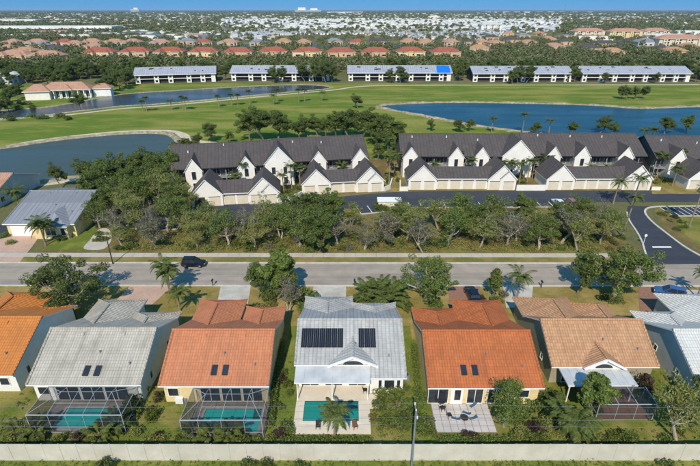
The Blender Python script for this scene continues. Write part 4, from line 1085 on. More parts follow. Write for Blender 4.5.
for k in range(2600):
    py = r.uniform(12.4, 24) if k % 3 else r.uniform(14, 40); px = r.uniform(-10, 710); x, y = at(px, py)
    if 215 < px < 560 and 18 < py: continue
    big = r.random() < .12
    w, d = (r.uniform(14, 40), r.uniform(10, 25)) if big else (r.uniform(6, 10), r.uniform(7, 12))
    it.append((x, y, r.uniform(-.6, .6) + (1.57 if r.random() < .4 else 0), r.choice([0, 0, 1, 2, 3]), w, d, 6 if big else 3.2, .6 if big else 2.4))
mass('distant_suburb', it, ['white_wall', 'grey_metal', 'beige_wall', 'club_tile'], 'scatter of pale distant roofs up to the horizon', 'roofs')

# ================================================================ VEGETATION
def np_mesh(name, V, F, mats, smooth=False, mi=None):
    me = bpy.data.meshes.new(name)
    me.from_pydata(V.tolist() if hasattr(V, 'tolist') else V, [], F.tolist() if hasattr(F, 'tolist') else F)
    for m in mats: me.materials.append(M[m])
    if mi is not None: me.polygons.foreach_set('material_index', mi)
    if smooth: me.polygons.foreach_set('use_smooth', [True] * len(me.polygons))
    return me

def leaf_cloud(g, centers, rad, n, size, flat=.75, up=.5):
    """n small leaf faces round every centre: (verts, quads)"""
    C = np.repeat(np.array(centers), n, axis=0)
    rr = np.repeat(np.array(rad).reshape(-1), n) if np.ndim(rad) else np.full(len(C), rad)
    d = g.normal(size=(len(C), 3)); d /= np.linalg.norm(d, axis=1)[:, None]
    q = g.random(len(C)) ** (1 / 4.5)
    p = C + d * (q * rr)[:, None] * np.array([1, 1, flat])
    nrm = d * .6 + g.normal(size=d.shape) * .55 + np.array([0, 0, up]); nrm /= np.linalg.norm(nrm, axis=1)[:, None]
    t = np.cross(nrm, g.normal(size=d.shape)); t /= np.linalg.norm(t, axis=1)[:, None]
    b = np.cross(nrm, t)
    s = (size * g.uniform(.55, 1.35, len(C)))[:, None]
    V = np.stack([p - t * s, p - b * s * .55, p + t * s, p + b * s * .55], 1).reshape(-1, 3)
    F = np.arange(len(V)).reshape(-1, 4)
    return V, F

def tube(b, pts, rads, n=6):
    for (p, q, r0, r1) in zip(pts[:-1], pts[1:], rads[:-1], rads[1:]): b.bar(p, q, r0 * 1.414, 0, n, r1 * 1.414)

def grow(seed, h, cr, fork=.32, limbs=6, subs=4, tr=.22, leaves=46, lsize=.27, crad=.2, flat=.7, bark='bark', leaf='leaf_mid', lean=.15, stems=1, low=.15):
    g = np.random.default_rng(seed); r = random.Random(seed); b = MB(); cs = []; rad = []
    for s_ in range(stems):
        a0 = r.uniform(0, 6.28); off = .25 * (stems > 1)
        base = Vector((off * math.cos(a0), off * math.sin(a0), -.1)); top = Vector((r.uniform(-lean, lean) * h + off * 3 * math.cos(a0), r.uniform(-lean, lean) * h + off * 3 * math.sin(a0), h * fork))
        mid = base.lerp(top, .5) + Vector((r.uniform(-.1, .1), r.uniform(-.1, .1), 0)) * h * .3
        t0 = tr / math.sqrt(stems)
        tube(b, [base, mid, top], [t0 * 1.25, t0, t0 * .85], 7)
        nl = max(3, limbs // stems)
        for i in range(nl):
            a = a0 + i * 6.283 / nl + r.uniform(-.4, .4); el = r.uniform(low, 1.35) if i else 1.4
            tip = Vector((math.cos(a) * math.cos(el) * cr * r.uniform(.62, .95), math.sin(a) * math.cos(el) * cr * r.uniform(.62, .95), h * fork + math.sin(el) * h * (1 - fork) * r.uniform(.72, .95) + .1 * h)) + Vector((top.x, top.y, 0)) * .6
            k1 = top.lerp(tip, .35) + Vector((0, 0, -.04 * h)); k2 = top.lerp(tip, .7) + Vector((r.uniform(-.06, .06), r.uniform(-.06, .06), .02)) * h
            ra = t0 * r.uniform(.5, .7); tube(b, [top, k1, k2, tip], [ra, ra * .7, ra * .45, ra * .18], 5)
            cs.append(tuple(tip)); rad.append(cr * crad * r.uniform(.9, 1.4))
            for j in range(subs):
                st = k1.lerp(tip, r.uniform(.1, .95)); dv = Vector((r.uniform(-1, 1), r.uniform(-1, 1), r.uniform(-.25, .9))) * cr * .42
                en = st + dv; md = st.lerp(en, .5) + Vector((0, 0, .05 * cr)); tube(b, [st, md, en], [ra * .34, ra * .22, ra * .08], 4)
                cs.append(tuple(en)); rad.append(cr * crad * r.uniform(.7, 1.25))
                if r.random() < .6: cs.append(tuple(md)); rad.append(cr * crad * r.uniform(.5, .9))
    V, F = leaf_cloud(g, cs, rad, leaves, lsize, flat)
    return b.mesh('trunk', bark, False), np_mesh('crown', V, F, [leaf])

TREE = {
    'oak': [grow(1, 8, 4.4, leaves=230, limbs=8, subs=5, leaf='leaf_dark', lsize=.15), grow(2, 7.5, 4.0, leaves=230, limbs=7, subs=5, leaf='leaf_dark', lsize=.15), grow(3, 9, 4.2, leaves=230, limbs=8, subs=5, leaf='leaf_mid', lsize=.15)],
    'olive': [grow(11, 7, 4.0, leaves=72, limbs=7, subs=5, leaf='leaf_olive', bark='pale_bark', lsize=.13, crad=.21, tr=.2), grow(12, 6.5, 4.2, leaves=70, limbs=7, subs=5, leaf='leaf_mid', bark='pale_bark', lsize=.13, crad=.22, tr=.22), grow(13, 7.5, 3.8, leaves=72, limbs=6, subs=6, leaf='leaf_olive', bark='pale_bark', lsize=.13, tr=.2), grow(14, 7.0, 4.1, leaves=130, limbs=7, subs=5, leaf='leaf_mid', bark='pale_bark', lsize=.13, stems=2)],
    'grey': [grow(21, 6.5, 3.9, leaves=22, limbs=8, subs=8, leaf='leaf_grey', bark='pale_bark', lsize=.12, tr=.2), grow(22, 7, 3.6, leaves=24, limbs=8, subs=8, leaf='leaf_grey', bark='pale_bark', lsize=.12, stems=2), grow(23, 6, 3.5, leaves=28, limbs=7, subs=8, leaf='leaf_grey', bark='pale_bark', lsize=.17)],
    'spread': [grow(31, 8, 6.3, fork=.3, leaves=150, limbs=9, subs=7, leaf='leaf_dark', bark='pale_bark', lsize=.16, tr=.34, crad=.15, low=.05), grow(32, 8.5, 6.5, fork=.28, leaves=145, limbs=9, subs=7, leaf='leaf_mid', bark='pale_bark', lsize=.16, tr=.36, crad=.14, low=.05)],
    'slim': [grow(41, 6, 1.6, fork=.25, leaves=130, limbs=7, subs=4, leaf='leaf_mid', lsize=.13, crad=.32, tr=.12), grow(42, 8, 2.4, fork=.3, leaves=160, limbs=8, subs=5, leaf='leaf_mid', lsize=.24, crad=.28, tr=.16)],
    'twiggy': [grow(51, 6, 2.6, fork=.3, leaves=26, limbs=8, subs=6, leaf='leaf_olive', bark='bark', lsize=.13, tr=.16, stems=3), grow(52, 6, 3.0, fork=.25, leaves=34, limbs=9, subs=6, leaf='leaf_yellow', bark='pale_bark', lsize=.13, tr=.16, stems=3)],
}
def tree(kind, k, px, h, label, rx=1.0, rz=None, group=None, pos=None, name='tree'):
    me = TREE[kind][k % len(TREE[kind])]
    base_h = {'oak': (8, 7.5, 9), 'olive': (7, 6.5, 7.5, 7), 'grey': (6.5, 7, 6), 'spread': (8, 8.5), 'slim': (6, 8), 'twiggy': (6, 6)}[kind][k % len(TREE[kind])] * 1.05
    s = h / base_h; x, y = pos or at(*px)
    o = thing(name, label, 'tree', (x, y, 0), rnd.uniform(0, 6.28) if rz is None else rz, group, (s * rx, s * rx, s))
    link('trunk', me[0], o); link('crown', me[1], o)
    return o

def bush_mesh(seed, leaf, n=520, rx=1.0, h=1.0, spiky=False):
    g = np.random.default_rng(seed)
    m = 16; d = g.normal(size=(m, 3)); d[:, 2] = np.abs(d[:, 2]); d /= np.linalg.norm(d, axis=1)[:, None]
    c = d * g.uniform(.45, .85, m)[:, None] * np.array([rx, rx, h]) + np.array([0, 0, .1])
    V, F = leaf_cloud(g, c, .36, n // m, .1, .8, .35)
    b = MB()
    for k in range(5): b.bar((0, 0, -.05), tuple(c[k]), .07, 0, 4, .02)
    nv = len(V); V2 = np.concatenate([V, np.array(b.v)]); Fl = F.tolist() + [[i + nv for i in f] for f in b.f]
    return np_mesh('shrub', V2, Fl, [leaf, 'bark'], mi=[0] * len(F) + [1] * len(b.f))
BUSH = {k: [bush_mesh(60 + i + 10 * j, lf, nn) for i in range(2)] for j, (k, lf, nn) in enumerate((('green', 'leaf_mid', 900), ('dark', 'leaf_dark', 900), ('lime', 'leaf_lime', 900), ('grey', 'leaf_grey', 500), ('yellow', 'leaf_yellow', 700), ('red', 'leaf_red', 700), ('olive', 'leaf_olive', 700)))}
def bush(kind, px, r, label, h=None, group=None, pos=None):
    x, y = pos or at(*px); o = link('shrub', BUSH[kind][rnd.randrange(2)], None, (x, y, 0), (0, 0, rnd.uniform(0, 6.28)), (r, r * rnd.uniform(.85, 1.15), h or r))
    return tag(o, label, 'shrub', group)

def frond_arrays(L, rise, droop, nl=22, ll=.55, w=.05, hang=.35, seed=0):
    g = random.Random(seed); V = []; F = []
    def pt(t): return Vector((L * t * (1 - .12 * t * droop), 0, rise * t * L - droop * t * t * L))
    pts = [pt(k / 8) for k in range(9)]
    for p, q, k in zip(pts[:-1], pts[1:], range(8)):
        wd = .045 * (1 - k / 9); i = len(V)
        V += [(p.x, -wd, p.z), (p.x, wd, p.z), (q.x, wd * .8, q.z), (q.x, -wd * .8, q.z)]; F.append((i, i + 1, i + 2, i + 3))
    for k in range(nl):
        t = .12 + .88 * k / (nl - 1); p = pt(t); l = ll * math.sin(math.pi * min(1, .18 + t * .85)) ** .7 * g.uniform(.85, 1.1) + .06
        for sg in (-1, 1):
            d = Vector((.55 + .5 * t, sg * 1.0, -hang * g.uniform(.6, 1.4))).normalized() * l
            wv = Vector((w, -sg * w * .4, 0)); i = len(V); q = p + d; m = p + d * .55 + Vector((0, 0, .05 * l))
            for a in (p - wv * .5, p + wv * .5, m + wv * .6, q, m - wv * .6): V.append((a.x, a.y, a.z))
            F.append((i, i + 1, i + 2, i + 3, i + 4))
    return V, F
def fr_mesh(arr, m): return np_mesh('frond', arr[0], arr[1], [m])
FR = {}
for key, L, ll, mt in (('queen', 2.5, .62, 'frond'), ('areca', 2.0, .5, 'frond_yellow'), ('small', 1.6, .42, 'frond')):
    FR[key] = [fr_mesh(frond_arrays(L, 1.1, .75, ll=ll, w=.085, seed=1), mt), fr_mesh(frond_arrays(L, .6, .85, ll=ll, w=.085, seed=2), mt), fr_mesh(frond_arrays(L, .15, .8, ll=ll, w=.085, hang=.6, seed=3), mt)]
def trunk_mesh(h, r, bend, seed):
    b = MB(); g = random.Random(seed); n = 7; pts = []
    for k in range(n + 1):
        t = k / n; pts.append((bend * t * t * h, g.uniform(-.02, .02), h * t - .1 * (k == 0)))
    tube(b, pts, [r * (1.35 if k == 0 else 1 - .35 * k / n) for k in range(n + 1)], 8)
    return b.mesh('trunk', 'palm_bark'), pts[-1]
def fronds(root, key, top, n, seed, s=1.0, spread=1.0):
    g = random.Random(seed)
    for i in range(n):
        a = i * 2.39996 + g.uniform(-.2, .2); q = i / n
        me = FR[key][0 if q < .33 else 1 if q < .7 else 2]
        link('frond', me, root, top, (g.uniform(-.2, .2), g.uniform(-.12, .18) * spread, a), s * g.uniform(.85, 1.12))
def palm(px, h, label, n=17, key='queen', s=1.0, bend=.05, seed=0, trunks=1, rz=None, group=None, r=.16, pos=None):
    x, y = pos or at(*px); o = thing('palm_tree', label, 'palm', (x, y, 0), rnd.uniform(0, 6.28) if rz is None else R(rz), group)
    for t in range(trunks):
        hh = h * (1 - .18 * t); me, top = trunk_mesh(hh, r, bend + .12 * (t > 0), seed + t)
        tr = link('trunk', me, o, (0, 0, 0), (0, 0, t * 2.2))
        a = t * 2.2; tp = (top[0] * math.cos(a) - top[1] * math.sin(a), top[0] * math.sin(a) + top[1] * math.cos(a), top[2])
        fronds(o, key, tp, n, seed * 7 + t, s)
    return o
def areca(px, r, label, n=26, seed=0, s=1.0, key='areca', group=None):
    """clump of arching fronds from the ground"""
    x, y = at(*px); o = thing('palm_clump', label, 'palm', (x, y, 0), 0, group); g = random.Random(seed)
    b = MB()
    for k in range(7):
        a = k * 2.4; rr = r * .28 * math.sqrt(k / 6); b.bar((rr * math.cos(a), rr * math.sin(a), -.05), (rr * 1.8 * math.cos(a), rr * 1.8 * math.sin(a), 1.4 * s), .09, 0, 5, .06)
    b.build('stems', 'palm_bark', o)
    for i in range(n):
        a = i * 2.39996; q = (i + .5) / n; rr = r * .5 * math.sqrt(q)
        link('frond', FR[key][0 if q < .45 else 1], o, (rr * math.cos(a), rr * math.sin(a), s * g.uniform(.5, 1.7) * (1 - .45 * q)), (g.uniform(-.2, .2), g.uniform(-.25, .05), a + g.uniform(-.3, .3)), s * g.uniform(.8, 1.15))
    return o
def merged_crown(key_args, n, seed, m):
    V = []; F = []; g = random.Random(seed)
    for i in range(n):
        a = i * 2.39996; q = i / n
        rise, droop = ((1.1, .7), (.6, .85), (.1, .8))[0 if q < .33 else 1 if q < .7 else 2]
        v, f = frond_arrays(key_args[0], rise + g.uniform(-.15, .15), droop, nl=10, ll=key_args[1], w=.16, seed=i)
        c, s_ = math.cos(a), math.sin(a); k = len(V)
        V += [(p[0] * c - p[1] * s_, p[0] * s_ + p[1] * c, p[2]) for p in v]; F += [tuple(j + k for j in t) for t in f]
    return np_mesh('crown', V, F, [m])
PC = [merged_crown((2.3, .7), 15, 1, 'frond'), merged_crown((1.7, .75), 20, 2, 'leaf_dark'), merged_crown((2.0, .7), 16, 3, 'frond')]
PT = [trunk_mesh(5, .17, .04, 5), trunk_mesh(5, .15, -.05, 6)]
def far_palm(px, h, label, k=0, s=1.0, group=None, pos=None):
    x, y = pos or at(*px); o = thing('palm_tree', label, 'palm', (x, y, 0), rnd.uniform(0, 6.28), group)
    me, top = PT[rnd.randrange(2)]; f = h / 5
    link('trunk', me, o, (0, 0, 0), (0, 0, 0), (1, 1, f)); link('crown', PC[k], o, (top[0], top[1], h), (0, 0, 0), s)
    return o

# ---- front gardens along the street
tree('spread', 0, (75, 306), 8.2, 'large spreading tree with pale trunk behind the bright orange roof', rx=.95, rz=.6)
palm((170, 293), 5.6, 'three stemmed palm on the dry lawn near the dark car', n=14, seed=3, trunks=3, s=.95, rz=200)
palm((180, 311), 3.4, 'short palm hidden behind the terracotta roof edge', n=16, seed=5, s=.85)
tree('oak', 0, (258, 298), 6.0, 'round dark green tree right of the white driveway', rx=.8); tree('oak', 2, (286, 300), 6.4, 'fresh green tree behind the bare grey twiggy one', rx=.7); bush('dark', (270, 300), 1.7, 'dark shrub at the kerbside trees', 2.2); bush('green', (298, 300), 1.6, 'green shrub between twiggy tree and concrete driveway', 2.4)
tree('slim', 1, (277, 299), 8.8, 'tall mid green tree at the kerb between the driveways', rx=1.05)
tree('grey', 1, (291, 313), 6.2, 'bare grey twiggy tree beside the solar panel house', rx=.75)
bush('yellow', (262, 309), 1.5, 'yellow flowering shrub beyond the terracotta roof', 1.1); bush('yellow', (272, 307), 1.1, 'small yellow shrub next to the yellow flowering one', .9)
bush('green', (308, 300), 1.9, 'clipped green shrub at the left of the concrete driveway', 2.2); bush('green', (303, 312), 1.3, 'green shrub against the solar house corner', 1.6)
areca((372, 300), 2.6, 'broad dense palm clump behind the solar panel house, left half', n=40, seed=1, s=1.1, key='queen'); areca((389, 303), 2.6, 'broad dense palm clump behind the solar panel house, right half', n=40, seed=2, s=1.15, key='queen')
areca((379, 296), 2.4, 'palm clump nearest the street in the dense group', n=40, seed=9, s=1.1, key='queen'); bush('dark', (364, 303), 1.6, 'dark shrub at the left foot of the palm clumps', 2.2)
tree('spread', 1, (425, 299), 6.8, 'wide tree with forked grey trunk in a mulch ring', rx=1.0, rz=2.2)
bush('green', (436, 306), 1.4, 'green shrub beside the red orange roof', 1.2)
tree('slim', 0, (489, 299), 5.6, 'narrow young tree beside the brown paver drive')
palm((516, 303), 4.8, 'single palm between the red orange and sand coloured houses', n=18, seed=8, s=1.0)
for i, p in enumerate(((481, 301), (496, 302), (503, 297))): bush(('red', 'green', 'grey')[i], p, 1.1, ('reddish', 'green', 'silvery')[i] + ' shrub in the bed left of the single palm', 1.0)
tree('spread', 1, (613, 297), 9.0, 'largest spreading tree with bare forked limbs by the side road', rx=.98, rz=.2)
tree('oak', 1, (577, 294), 6.4, 'green tree left of the largest spreading tree', rx=.8)
bush('dark', (612, 299), 2.0, 'low dark shrub round the foot of the largest tree', .9)
palm((697, 298), 4.6, 'small palm at the right edge by the bright white house', n=15, seed=12, s=.75)
palm((646, 335), 2.6, 'small palm between the sand coloured and white houses', n=14, seed=14, key='small')
# ---- back gardens
areca((22, 436), 1.6, 'palm clump at the bottom left by the perimeter wall', seed=21, n=22, s=.8); areca((38, 434), 1.5, 'palm clump at the left front of the leftmost cage', seed=22, n=20, s=.75)
areca((101, 439), 1.5, 'palm clump at the right front of the leftmost cage', seed=23, n=24, s=.75); areca((117, 428), 1.4, 'palm clump overlapping the right corner of the leftmost cage', seed=24, n=22, s=.85)
bush('dark', (134, 404), 1.3, 'dark shrub right of the leftmost cage', 1.6); bush('green', (133, 416), 1.2, 'green shrub between the two screen cages', 1.1); bush('green', (145, 392), 1.0, 'green shrub against the weathered white house corner', 1.2)
bush('red', (76, 440), .8, 'brownish shrub in front of the leftmost cage', .8); bush('green', (60, 441), .9, 'green shrub in the bed below the leftmost cage', .8); bush('lime', (30, 443), .7, 'lime shrub low by the wall at the left', .7)
areca((194, 437), 1.4, 'yellowish palm clump left in front of the terracotta house cage', seed=25, n=22, s=.8); areca((212, 441), 1.3, 'palm clump in the middle before the terracotta house cage', seed=26, n=24, s=.72); areca((230, 439), 1.3, 'taller palm clump right in front of the terracotta house cage', seed=27, n=26, s=.82)
for i, p in enumerate(((246, 441), (256, 442), (180, 441), (272, 440), (206, 443))): bush(('olive', 'green', 'lime', 'green', 'red')[i], p, .75, ('olive shrub right of the tall palm clump by the wall', 'green shrub at the corner of the second cage', 'lime shrub left of the palm clumps by the wall', 'green shrub near the hedge left of the pool deck', 'reddish shrub low between the palm clumps')[i], .7)
palm((335, 436), 3.6, 'palm standing in front of the open turquoise pool', n=18, seed=31, s=.85, bend=.03)
for i, (p, k, r_, h_, lb) in enumerate((((381, 396), 'green', 1.2, 1.3, 'green shrub below the three white windows'), ((395, 397), 'green', 1.3, 1.4, 'green shrub at the right corner of the solar house garden'), ((379, 408), 'dark', 1.0, 1.3, 'dark shrub at the right edge of the pool deck'), ((392, 412), 'olive', 1.1, 1.0, 'olive shrub in the middle of the garden bed by the pool deck'), ((406, 407), 'green', 1.1, 1.3, 'green shrub by the boundary right of the pool deck'), ((384, 424), 'lime', 1.0, .9, 'lime shrub in the lower garden bed by the pool'), ((400, 426), 'dark', 1.3, 1.4, 'dark shrub near the utility pole'), ((413, 418), 'dark', 1.1, 1.5, 'dark shrub beside the utility pole on the boundary'), ((372, 419), 'yellow', .6, .6, 'small yellow shrub at the deck corner'))):
    bush(k, p, r_, lb, h_)
areca((398, 410), 1.2, 'small palm clump among the shrubs right of the pool deck', seed=33, n=16, s=.7)
# clipped hedges along the wall and lot lines
def hedge(px, w, h, label, kind='leaf_mid', seed=1):
    p = P(*px); V = []; g = np.random.default_rng(seed); cs = []
    for a, b_ in zip(p[:-1], p[1:]):
        n = max(2, int(math.dist(a, b_) / .35))
        for k in range(n):
            t = k / n
            for z in (.25, .6):
                cs.append((a[0] + (b_[0] - a[0]) * t, a[1] + (b_[1] - a[1]) * t + g.uniform(-.15, .15), z * h))
    V, F = leaf_cloud(g, cs, w * .6, 60, .09, .7, .4)
    o = link('hedge', np_mesh('hedge', V, F, [kind])); tag(o, label, 'hedge')
hedge([(283, 443), (330, 444), (372, 444)], .9, 1.0, 'low green hedge along the wall behind the open pool', 'leaf_mid', 2)
hedge([(440, 443), (470, 444), (510, 444)], .9, 1.1, 'low hedge between the paved patio and the wall', 'leaf_mid', 3)
hedge([(283, 345), (276, 385), (270, 430)], .8, 1.2, 'hedge on the lot line between terracotta and solar houses', 'leaf_mid', 4)
hedge([(414, 350), (417, 385), (420, 412)], .8, 1.2, 'hedge on the lot line left of the red orange house', 'leaf_mid', 5)
hedge([(144, 441), (168, 442)], .8, .8, 'short hedge by the wall left of the palm clumps', 'leaf_olive', 6)
tree('olive', 3, (505, 428), 6.4, 'leafy many stemmed tree shading the right of the patio', rx=.72)
bush('red', (497, 398), 1.1, 'reddish shrub against the cream wall of the patio house', 1.3)
bush('red', (468, 438), .9, 'brownish shrub at the near edge of the patio', .8); bush('red', (476, 440), .8, 'small brownish shrub by the patio hedge', .7)
for i, (p, k, r_, lb) in enumerate((((523, 418), 'green', 1.3, 'green shrub right of the many stemmed tree'), ((537, 410), 'green', 1.2, 'green shrub below the cream wall at the right'), ((545, 425), 'olive', 1.2, 'olive shrub by the lot line right of the patio'), ((520, 436), 'olive', 1.0, 'olive shrub near the wall right of the patio hedge'), ((553, 400), 'dark', 1.3, 'dark shrub in the gap beside the sand coloured house'), ((541, 440), 'green', .9, 'green shrub low at the wall below the lot line'), ((428, 425), 'grey', 1.0, 'silvery shrub left of the patio'), ((424, 400), 'green', 1.0, 'green shrub at the left corner of the red orange house'))): bush(k, p, r_, lb, r_ * 1.05)
tree('slim', 1, (594, 420), 6.2, 'leafy tree in front of the white lanai roof', rx=1.0)
palm((571, 440), 2.6, 'low palm by the wall below the leafy lanai tree', n=18, seed=41, s=.95); palm((560, 428), 2.2, 'low palm left of the leafy lanai tree', n=16, seed=42, s=.9); palm((585, 436), 1.8, 'small palm right beside the low palm by the wall', n=14, seed=43, key='small')
tree('olive', 0, (676, 441), 7.2, 'big leafy tree at the bottom right corner', rx=.95); tree('oak', 1, (690, 408), 5.0, 'green tree right of the low cage', rx=.75)
bush('red', (643, 386), 1.3, 'purplish shrub at the corner of the lanai roof', 1.6); bush('olive', (600, 440), .9, 'olive shrub low by the wall right of the small palm', .7); bush('green', (668, 443), .9, 'green shrub at the foot of the bottom right tree', .8)
for i, (p, k, r_, lb) in enumerate((((104, 472), 'dark', 1.1, 'dark shrub below the wall at the lower left'), ((247, 471), 'green', 1.0, 'green shrub below the wall left of the open pool'), ((265, 473), 'lime', 1.0, 'lime shrub below the wall left of the open pool'), ((300, 474), 'green', 1.0, 'green shrub below the wall under the open pool'), ((668, 472), 'green', 1.0, 'green shrub below the wall at the lower right'), ((500, 475), 'olive', .8, 'olive shrub below the wall under the patio'))): bush(k, p, r_, lb, r_ * 1.4)

def ground_cover(name, label, spots, seed, leaf='leaf_mid', n=26, size=.09):
    g = np.random.default_rng(seed); V, F = leaf_cloud(g, [(x, y, h * .35) for x, y, h in spots], [h * .6 for x, y, h in spots], n, size, .7, .4)
    tag(link(name, np_mesh(name, V, F, [leaf])), label, 'plants', None, 'stuff')
r = random.Random(13)
ground_cover('ground_cover', 'low mixed plants along the inside of the perimeter wall', [(r.uniform(-40, 40), 33.6 + abs(r.gauss(0, .55)), r.uniform(.25, .75)) for k in range(520)], 3)
ground_cover('ground_cover', 'olive weeds scattered over the back gardens', [(x, y, r.uniform(.12, .3)) for x, y in ((r.choice([-38.6, -23, -8.4, 7.9, 23.3, 39]) + r.gauss(0, .7), r.uniform(34, 50)) for k in range(420))] + [(r.uniform(17, 24), r.uniform(34, 40), r.uniform(.12, .4)) for k in range(170)] + [(r.uniform(24, 40), r.uniform(33.6, 37.5), r.uniform(.12, .35)) for k in range(120)] + [(r.uniform(3, 7.6), r.uniform(34.5, 41.5), r.uniform(.2, .5)) for k in range(140)], 4, 'leaf_olive')
ground_cover('ground_cover', 'leafy undergrowth across the roadside strip', [(r.uniform(-45, 51), 79.5 + abs(r.gauss(0, 7)) % 17, r.uniform(.4, 1.2)) for k in range(1500)], 5, 'leaf_olive', 26, .12)
ground_cover('ground_cover', 'long dry grass below the perimeter wall', [(r.uniform(-40, 40), r.uniform(32.2, 33.2), r.uniform(.15, .4)) for k in range(420)], 6, 'leaf_lime', 16, .06)

r3 = random.Random(41); KB = {'green': 'green', 'dark': 'dark green', 'olive': 'olive', 'lime': 'lime', 'red': 'reddish', 'yellow': 'yellowish', 'grey': 'silvery'}
beds = [('along the wall in the leftmost back garden', 2, 42, 441, 445, 6), ('by the gap between the two screen cages', 134, 160, 390, 443, 8), ('along the wall below the second cage', 170, 268, 440, 446, 9), ('on the lot line left of the pool deck', 270, 290, 350, 440, 9), ('in the garden right of the pool deck', 376, 415, 388, 440, 12), ('left of the paved patio', 419, 432, 385, 440, 6), ('right of the paved patio', 500, 556, 398, 442, 16), ('in the garden below the white lanai roof', 556, 600, 405, 443, 9), ('below the low cage', 602, 660, 437, 444, 6), ('in the bottom right garden', 655, 698, 385, 443, 9)]
for where, a0, a1, b0, b1, n in beds:
    xs = sorted(r3.uniform(a0, a1) for k in range(n))
    for k, a in enumerate(xs):
        kd = r3.choice(['green', 'green', 'dark', 'olive', 'lime', 'red', 'green']); rr = r3.uniform(.45, 1.0)
        bush(kd, (a, r3.uniform(b0, b1)), rr, '%s shrub %s, %s from left' % (KB[kd], where, ordn(k)), rr * r3.uniform(.8, 1.6), 'garden shrubs')

# ---- roadside strip of trees (left to right), then the dense grove on the left
ORD = ['first', 'second', 'third', 'fourth', 'fifth', 'sixth', 'seventh', 'eighth', 'ninth', 'tenth', 'eleventh', 'twelfth', 'thirteenth', 'fourteenth', 'fifteenth', 'sixteenth', 'seventeenth', 'eighteenth', 'nineteenth', 'twentieth']
row = [(197, 248, 'olive', 0, 5.0), (229, 246, 'olive', 1, 6.8), (254, 249, 'olive', 2, 6.6), (280, 241, 'olive', 3, 7.6), (300, 247, 'olive', 1, 7.6), (322, 249, 'oak', 0, 7.8), (338, 245, 'grey', 0, 6.6), (364, 250, 'grey', 1, 5.6), (391, 246, 'grey', 2, 6.4), (406, 241, 'olive', 0, 7.0), (423, 252, 'grey', 1, 6.8), (448, 245, 'olive', 1, 7.2), (480, 247, 'olive', 2, 7.2), (507, 245, 'grey', 0, 7.0), (539, 250, 'olive', 3, 7.0), (561, 243, 'grey', 2, 7.2), (577, 250, 'olive', 0, 6.6), (600, 244, 'olive', 2, 7.0)]
KN = {'olive': 'leafy pale barked', 'oak': 'dense dark green', 'grey': 'nearly bare grey'}
for i, (a, b_, k, v, h) in enumerate(row):
    tree(k, v, (a, b_), h, '%s tree, %s from the left in the front row along the sidewalk' % (KN[k], ORD[i]), group='roadside trees', rx=1.0)
row2 = [(212, 231, 'olive', 1, 6.0), (246, 232, 'grey', 0, 5.5), (268, 230, 'olive', 2, 7.5), (292, 229, 'olive', 3, 7.6), (312, 231, 'oak', 0, 8.2), (330, 226, 'oak', 2, 7.8), (398, 229, 'olive', 3, 6.0), (420, 228, 'olive', 2, 6.6), (438, 229, 'olive', 0, 6.2), (462, 228, 'olive', 3, 7.6), (470, 234, 'oak', 1, 6.2), (494, 228, 'olive', 1, 7.0), (520, 226, 'oak', 2, 7.0), (530, 234, 'olive', 2, 6.6), (556, 232, 'oak', 0, 6.2), (575, 228, 'olive', 3, 6.8), (592, 231, 'grey', 1, 6.6), (610, 236, 'olive', 1, 5.6)]
for i, (a, b_, k, v, h) in enumerate(row2):
    tree(k, v, (a, b_), h, '%s tree, %s from the left in the back row by the asphalt drive' % (KN[k], ORD[i]), group='roadside trees', rx=1.08)
mid = [(205, 240), (222, 238), (238, 241), (262, 238), (288, 236), (302, 238), (318, 238), (346, 238), (380, 238), (412, 236), (432, 238), (455, 238), (466, 241), (487, 237), (500, 239), (516, 241), (545, 240), (552, 237), (568, 238), (585, 238), (598, 238), (350, 228), (373, 229), (385, 231)]
for i, (a, b_) in enumerate(sorted(mid)[::2]):
    k = ('olive', 'grey', 'grey', 'olive', 'twiggy', 'olive', 'grey')[i % 7]; KN['twiggy'] = 'many stemmed olive'
    tree(k, i, (a, b_), rnd.uniform(4.6, 6.2), '%s tree, %s from the left in the middle of the roadside strip' % (KN[k], ordn(i)), group='roadside trees', rx=1.1)
r = random.Random(77)
for i in range(130):
    a, b_ = r.uniform(196, 622), r.uniform(224, 251.5); k = r.choice(['green', 'olive', 'olive', 'yellow', 'grey', 'lime', 'dark'])
    bush(k, (a, b_), r.uniform(.7, 1.6), 'undergrowth shrub among the roadside trees', r.uniform(.6, 1.3), 'undergrowth shrubs under the roadside trees')
for p, rr in (((379, 209), 1.5), ((385, 211), 1.2), ((399, 210), 1.5)): bush('lime', p, rr, 'clipped lime bush beside the white utility enclosure', rr * 1.2, 'lime bushes by the utility enclosure')
grove = [(98, 205, 'oak', 0, 8), (112, 196, 'oak', 1, 9), (128, 190, 'oak', 2, 9), (145, 187, 'oak', 0, 9), (160, 184, 'oak', 1, 9), (174, 188, 'oak', 2, 9.5), (183, 178, 'slim', 1, 10), (108, 219, 'oak', 2, 7), (126, 213, 'olive', 1, 8), (144, 208, 'olive', 3, 8), (160, 206, 'olive', 0, 8), (178, 205, 'olive', 2, 8), (118, 235, 'grey', 0, 6), (136, 232, 'olive', 0, 7), (152, 234, 'grey', 1, 6.5), (168, 232, 'olive', 1, 7), (184, 228, 'olive', 3, 7), (156, 247, 'grey', 2, 5.6), (122, 246, 'olive', 2, 5), (186, 213, 'olive', 2, 7), (92, 186, 'oak', 1, 7)]
for i, (a, b_, k, v, h) in enumerate(sorted(grove)):
    tree(k, v, (a, b_), h, 'green tree of the dense grove left of the garages, %s counted from the left' % ordn(i), group='trees of the dense left grove')
for i in range(16):
    bush(r.choice(['green', 'olive', 'lime', 'dark']), (r.uniform(95, 192), r.uniform(215, 250)), r.uniform(.8, 1.7), 'shrub at the foot of the dense left grove', r.uniform(.6, 1.4), 'shrubs of the left grove')
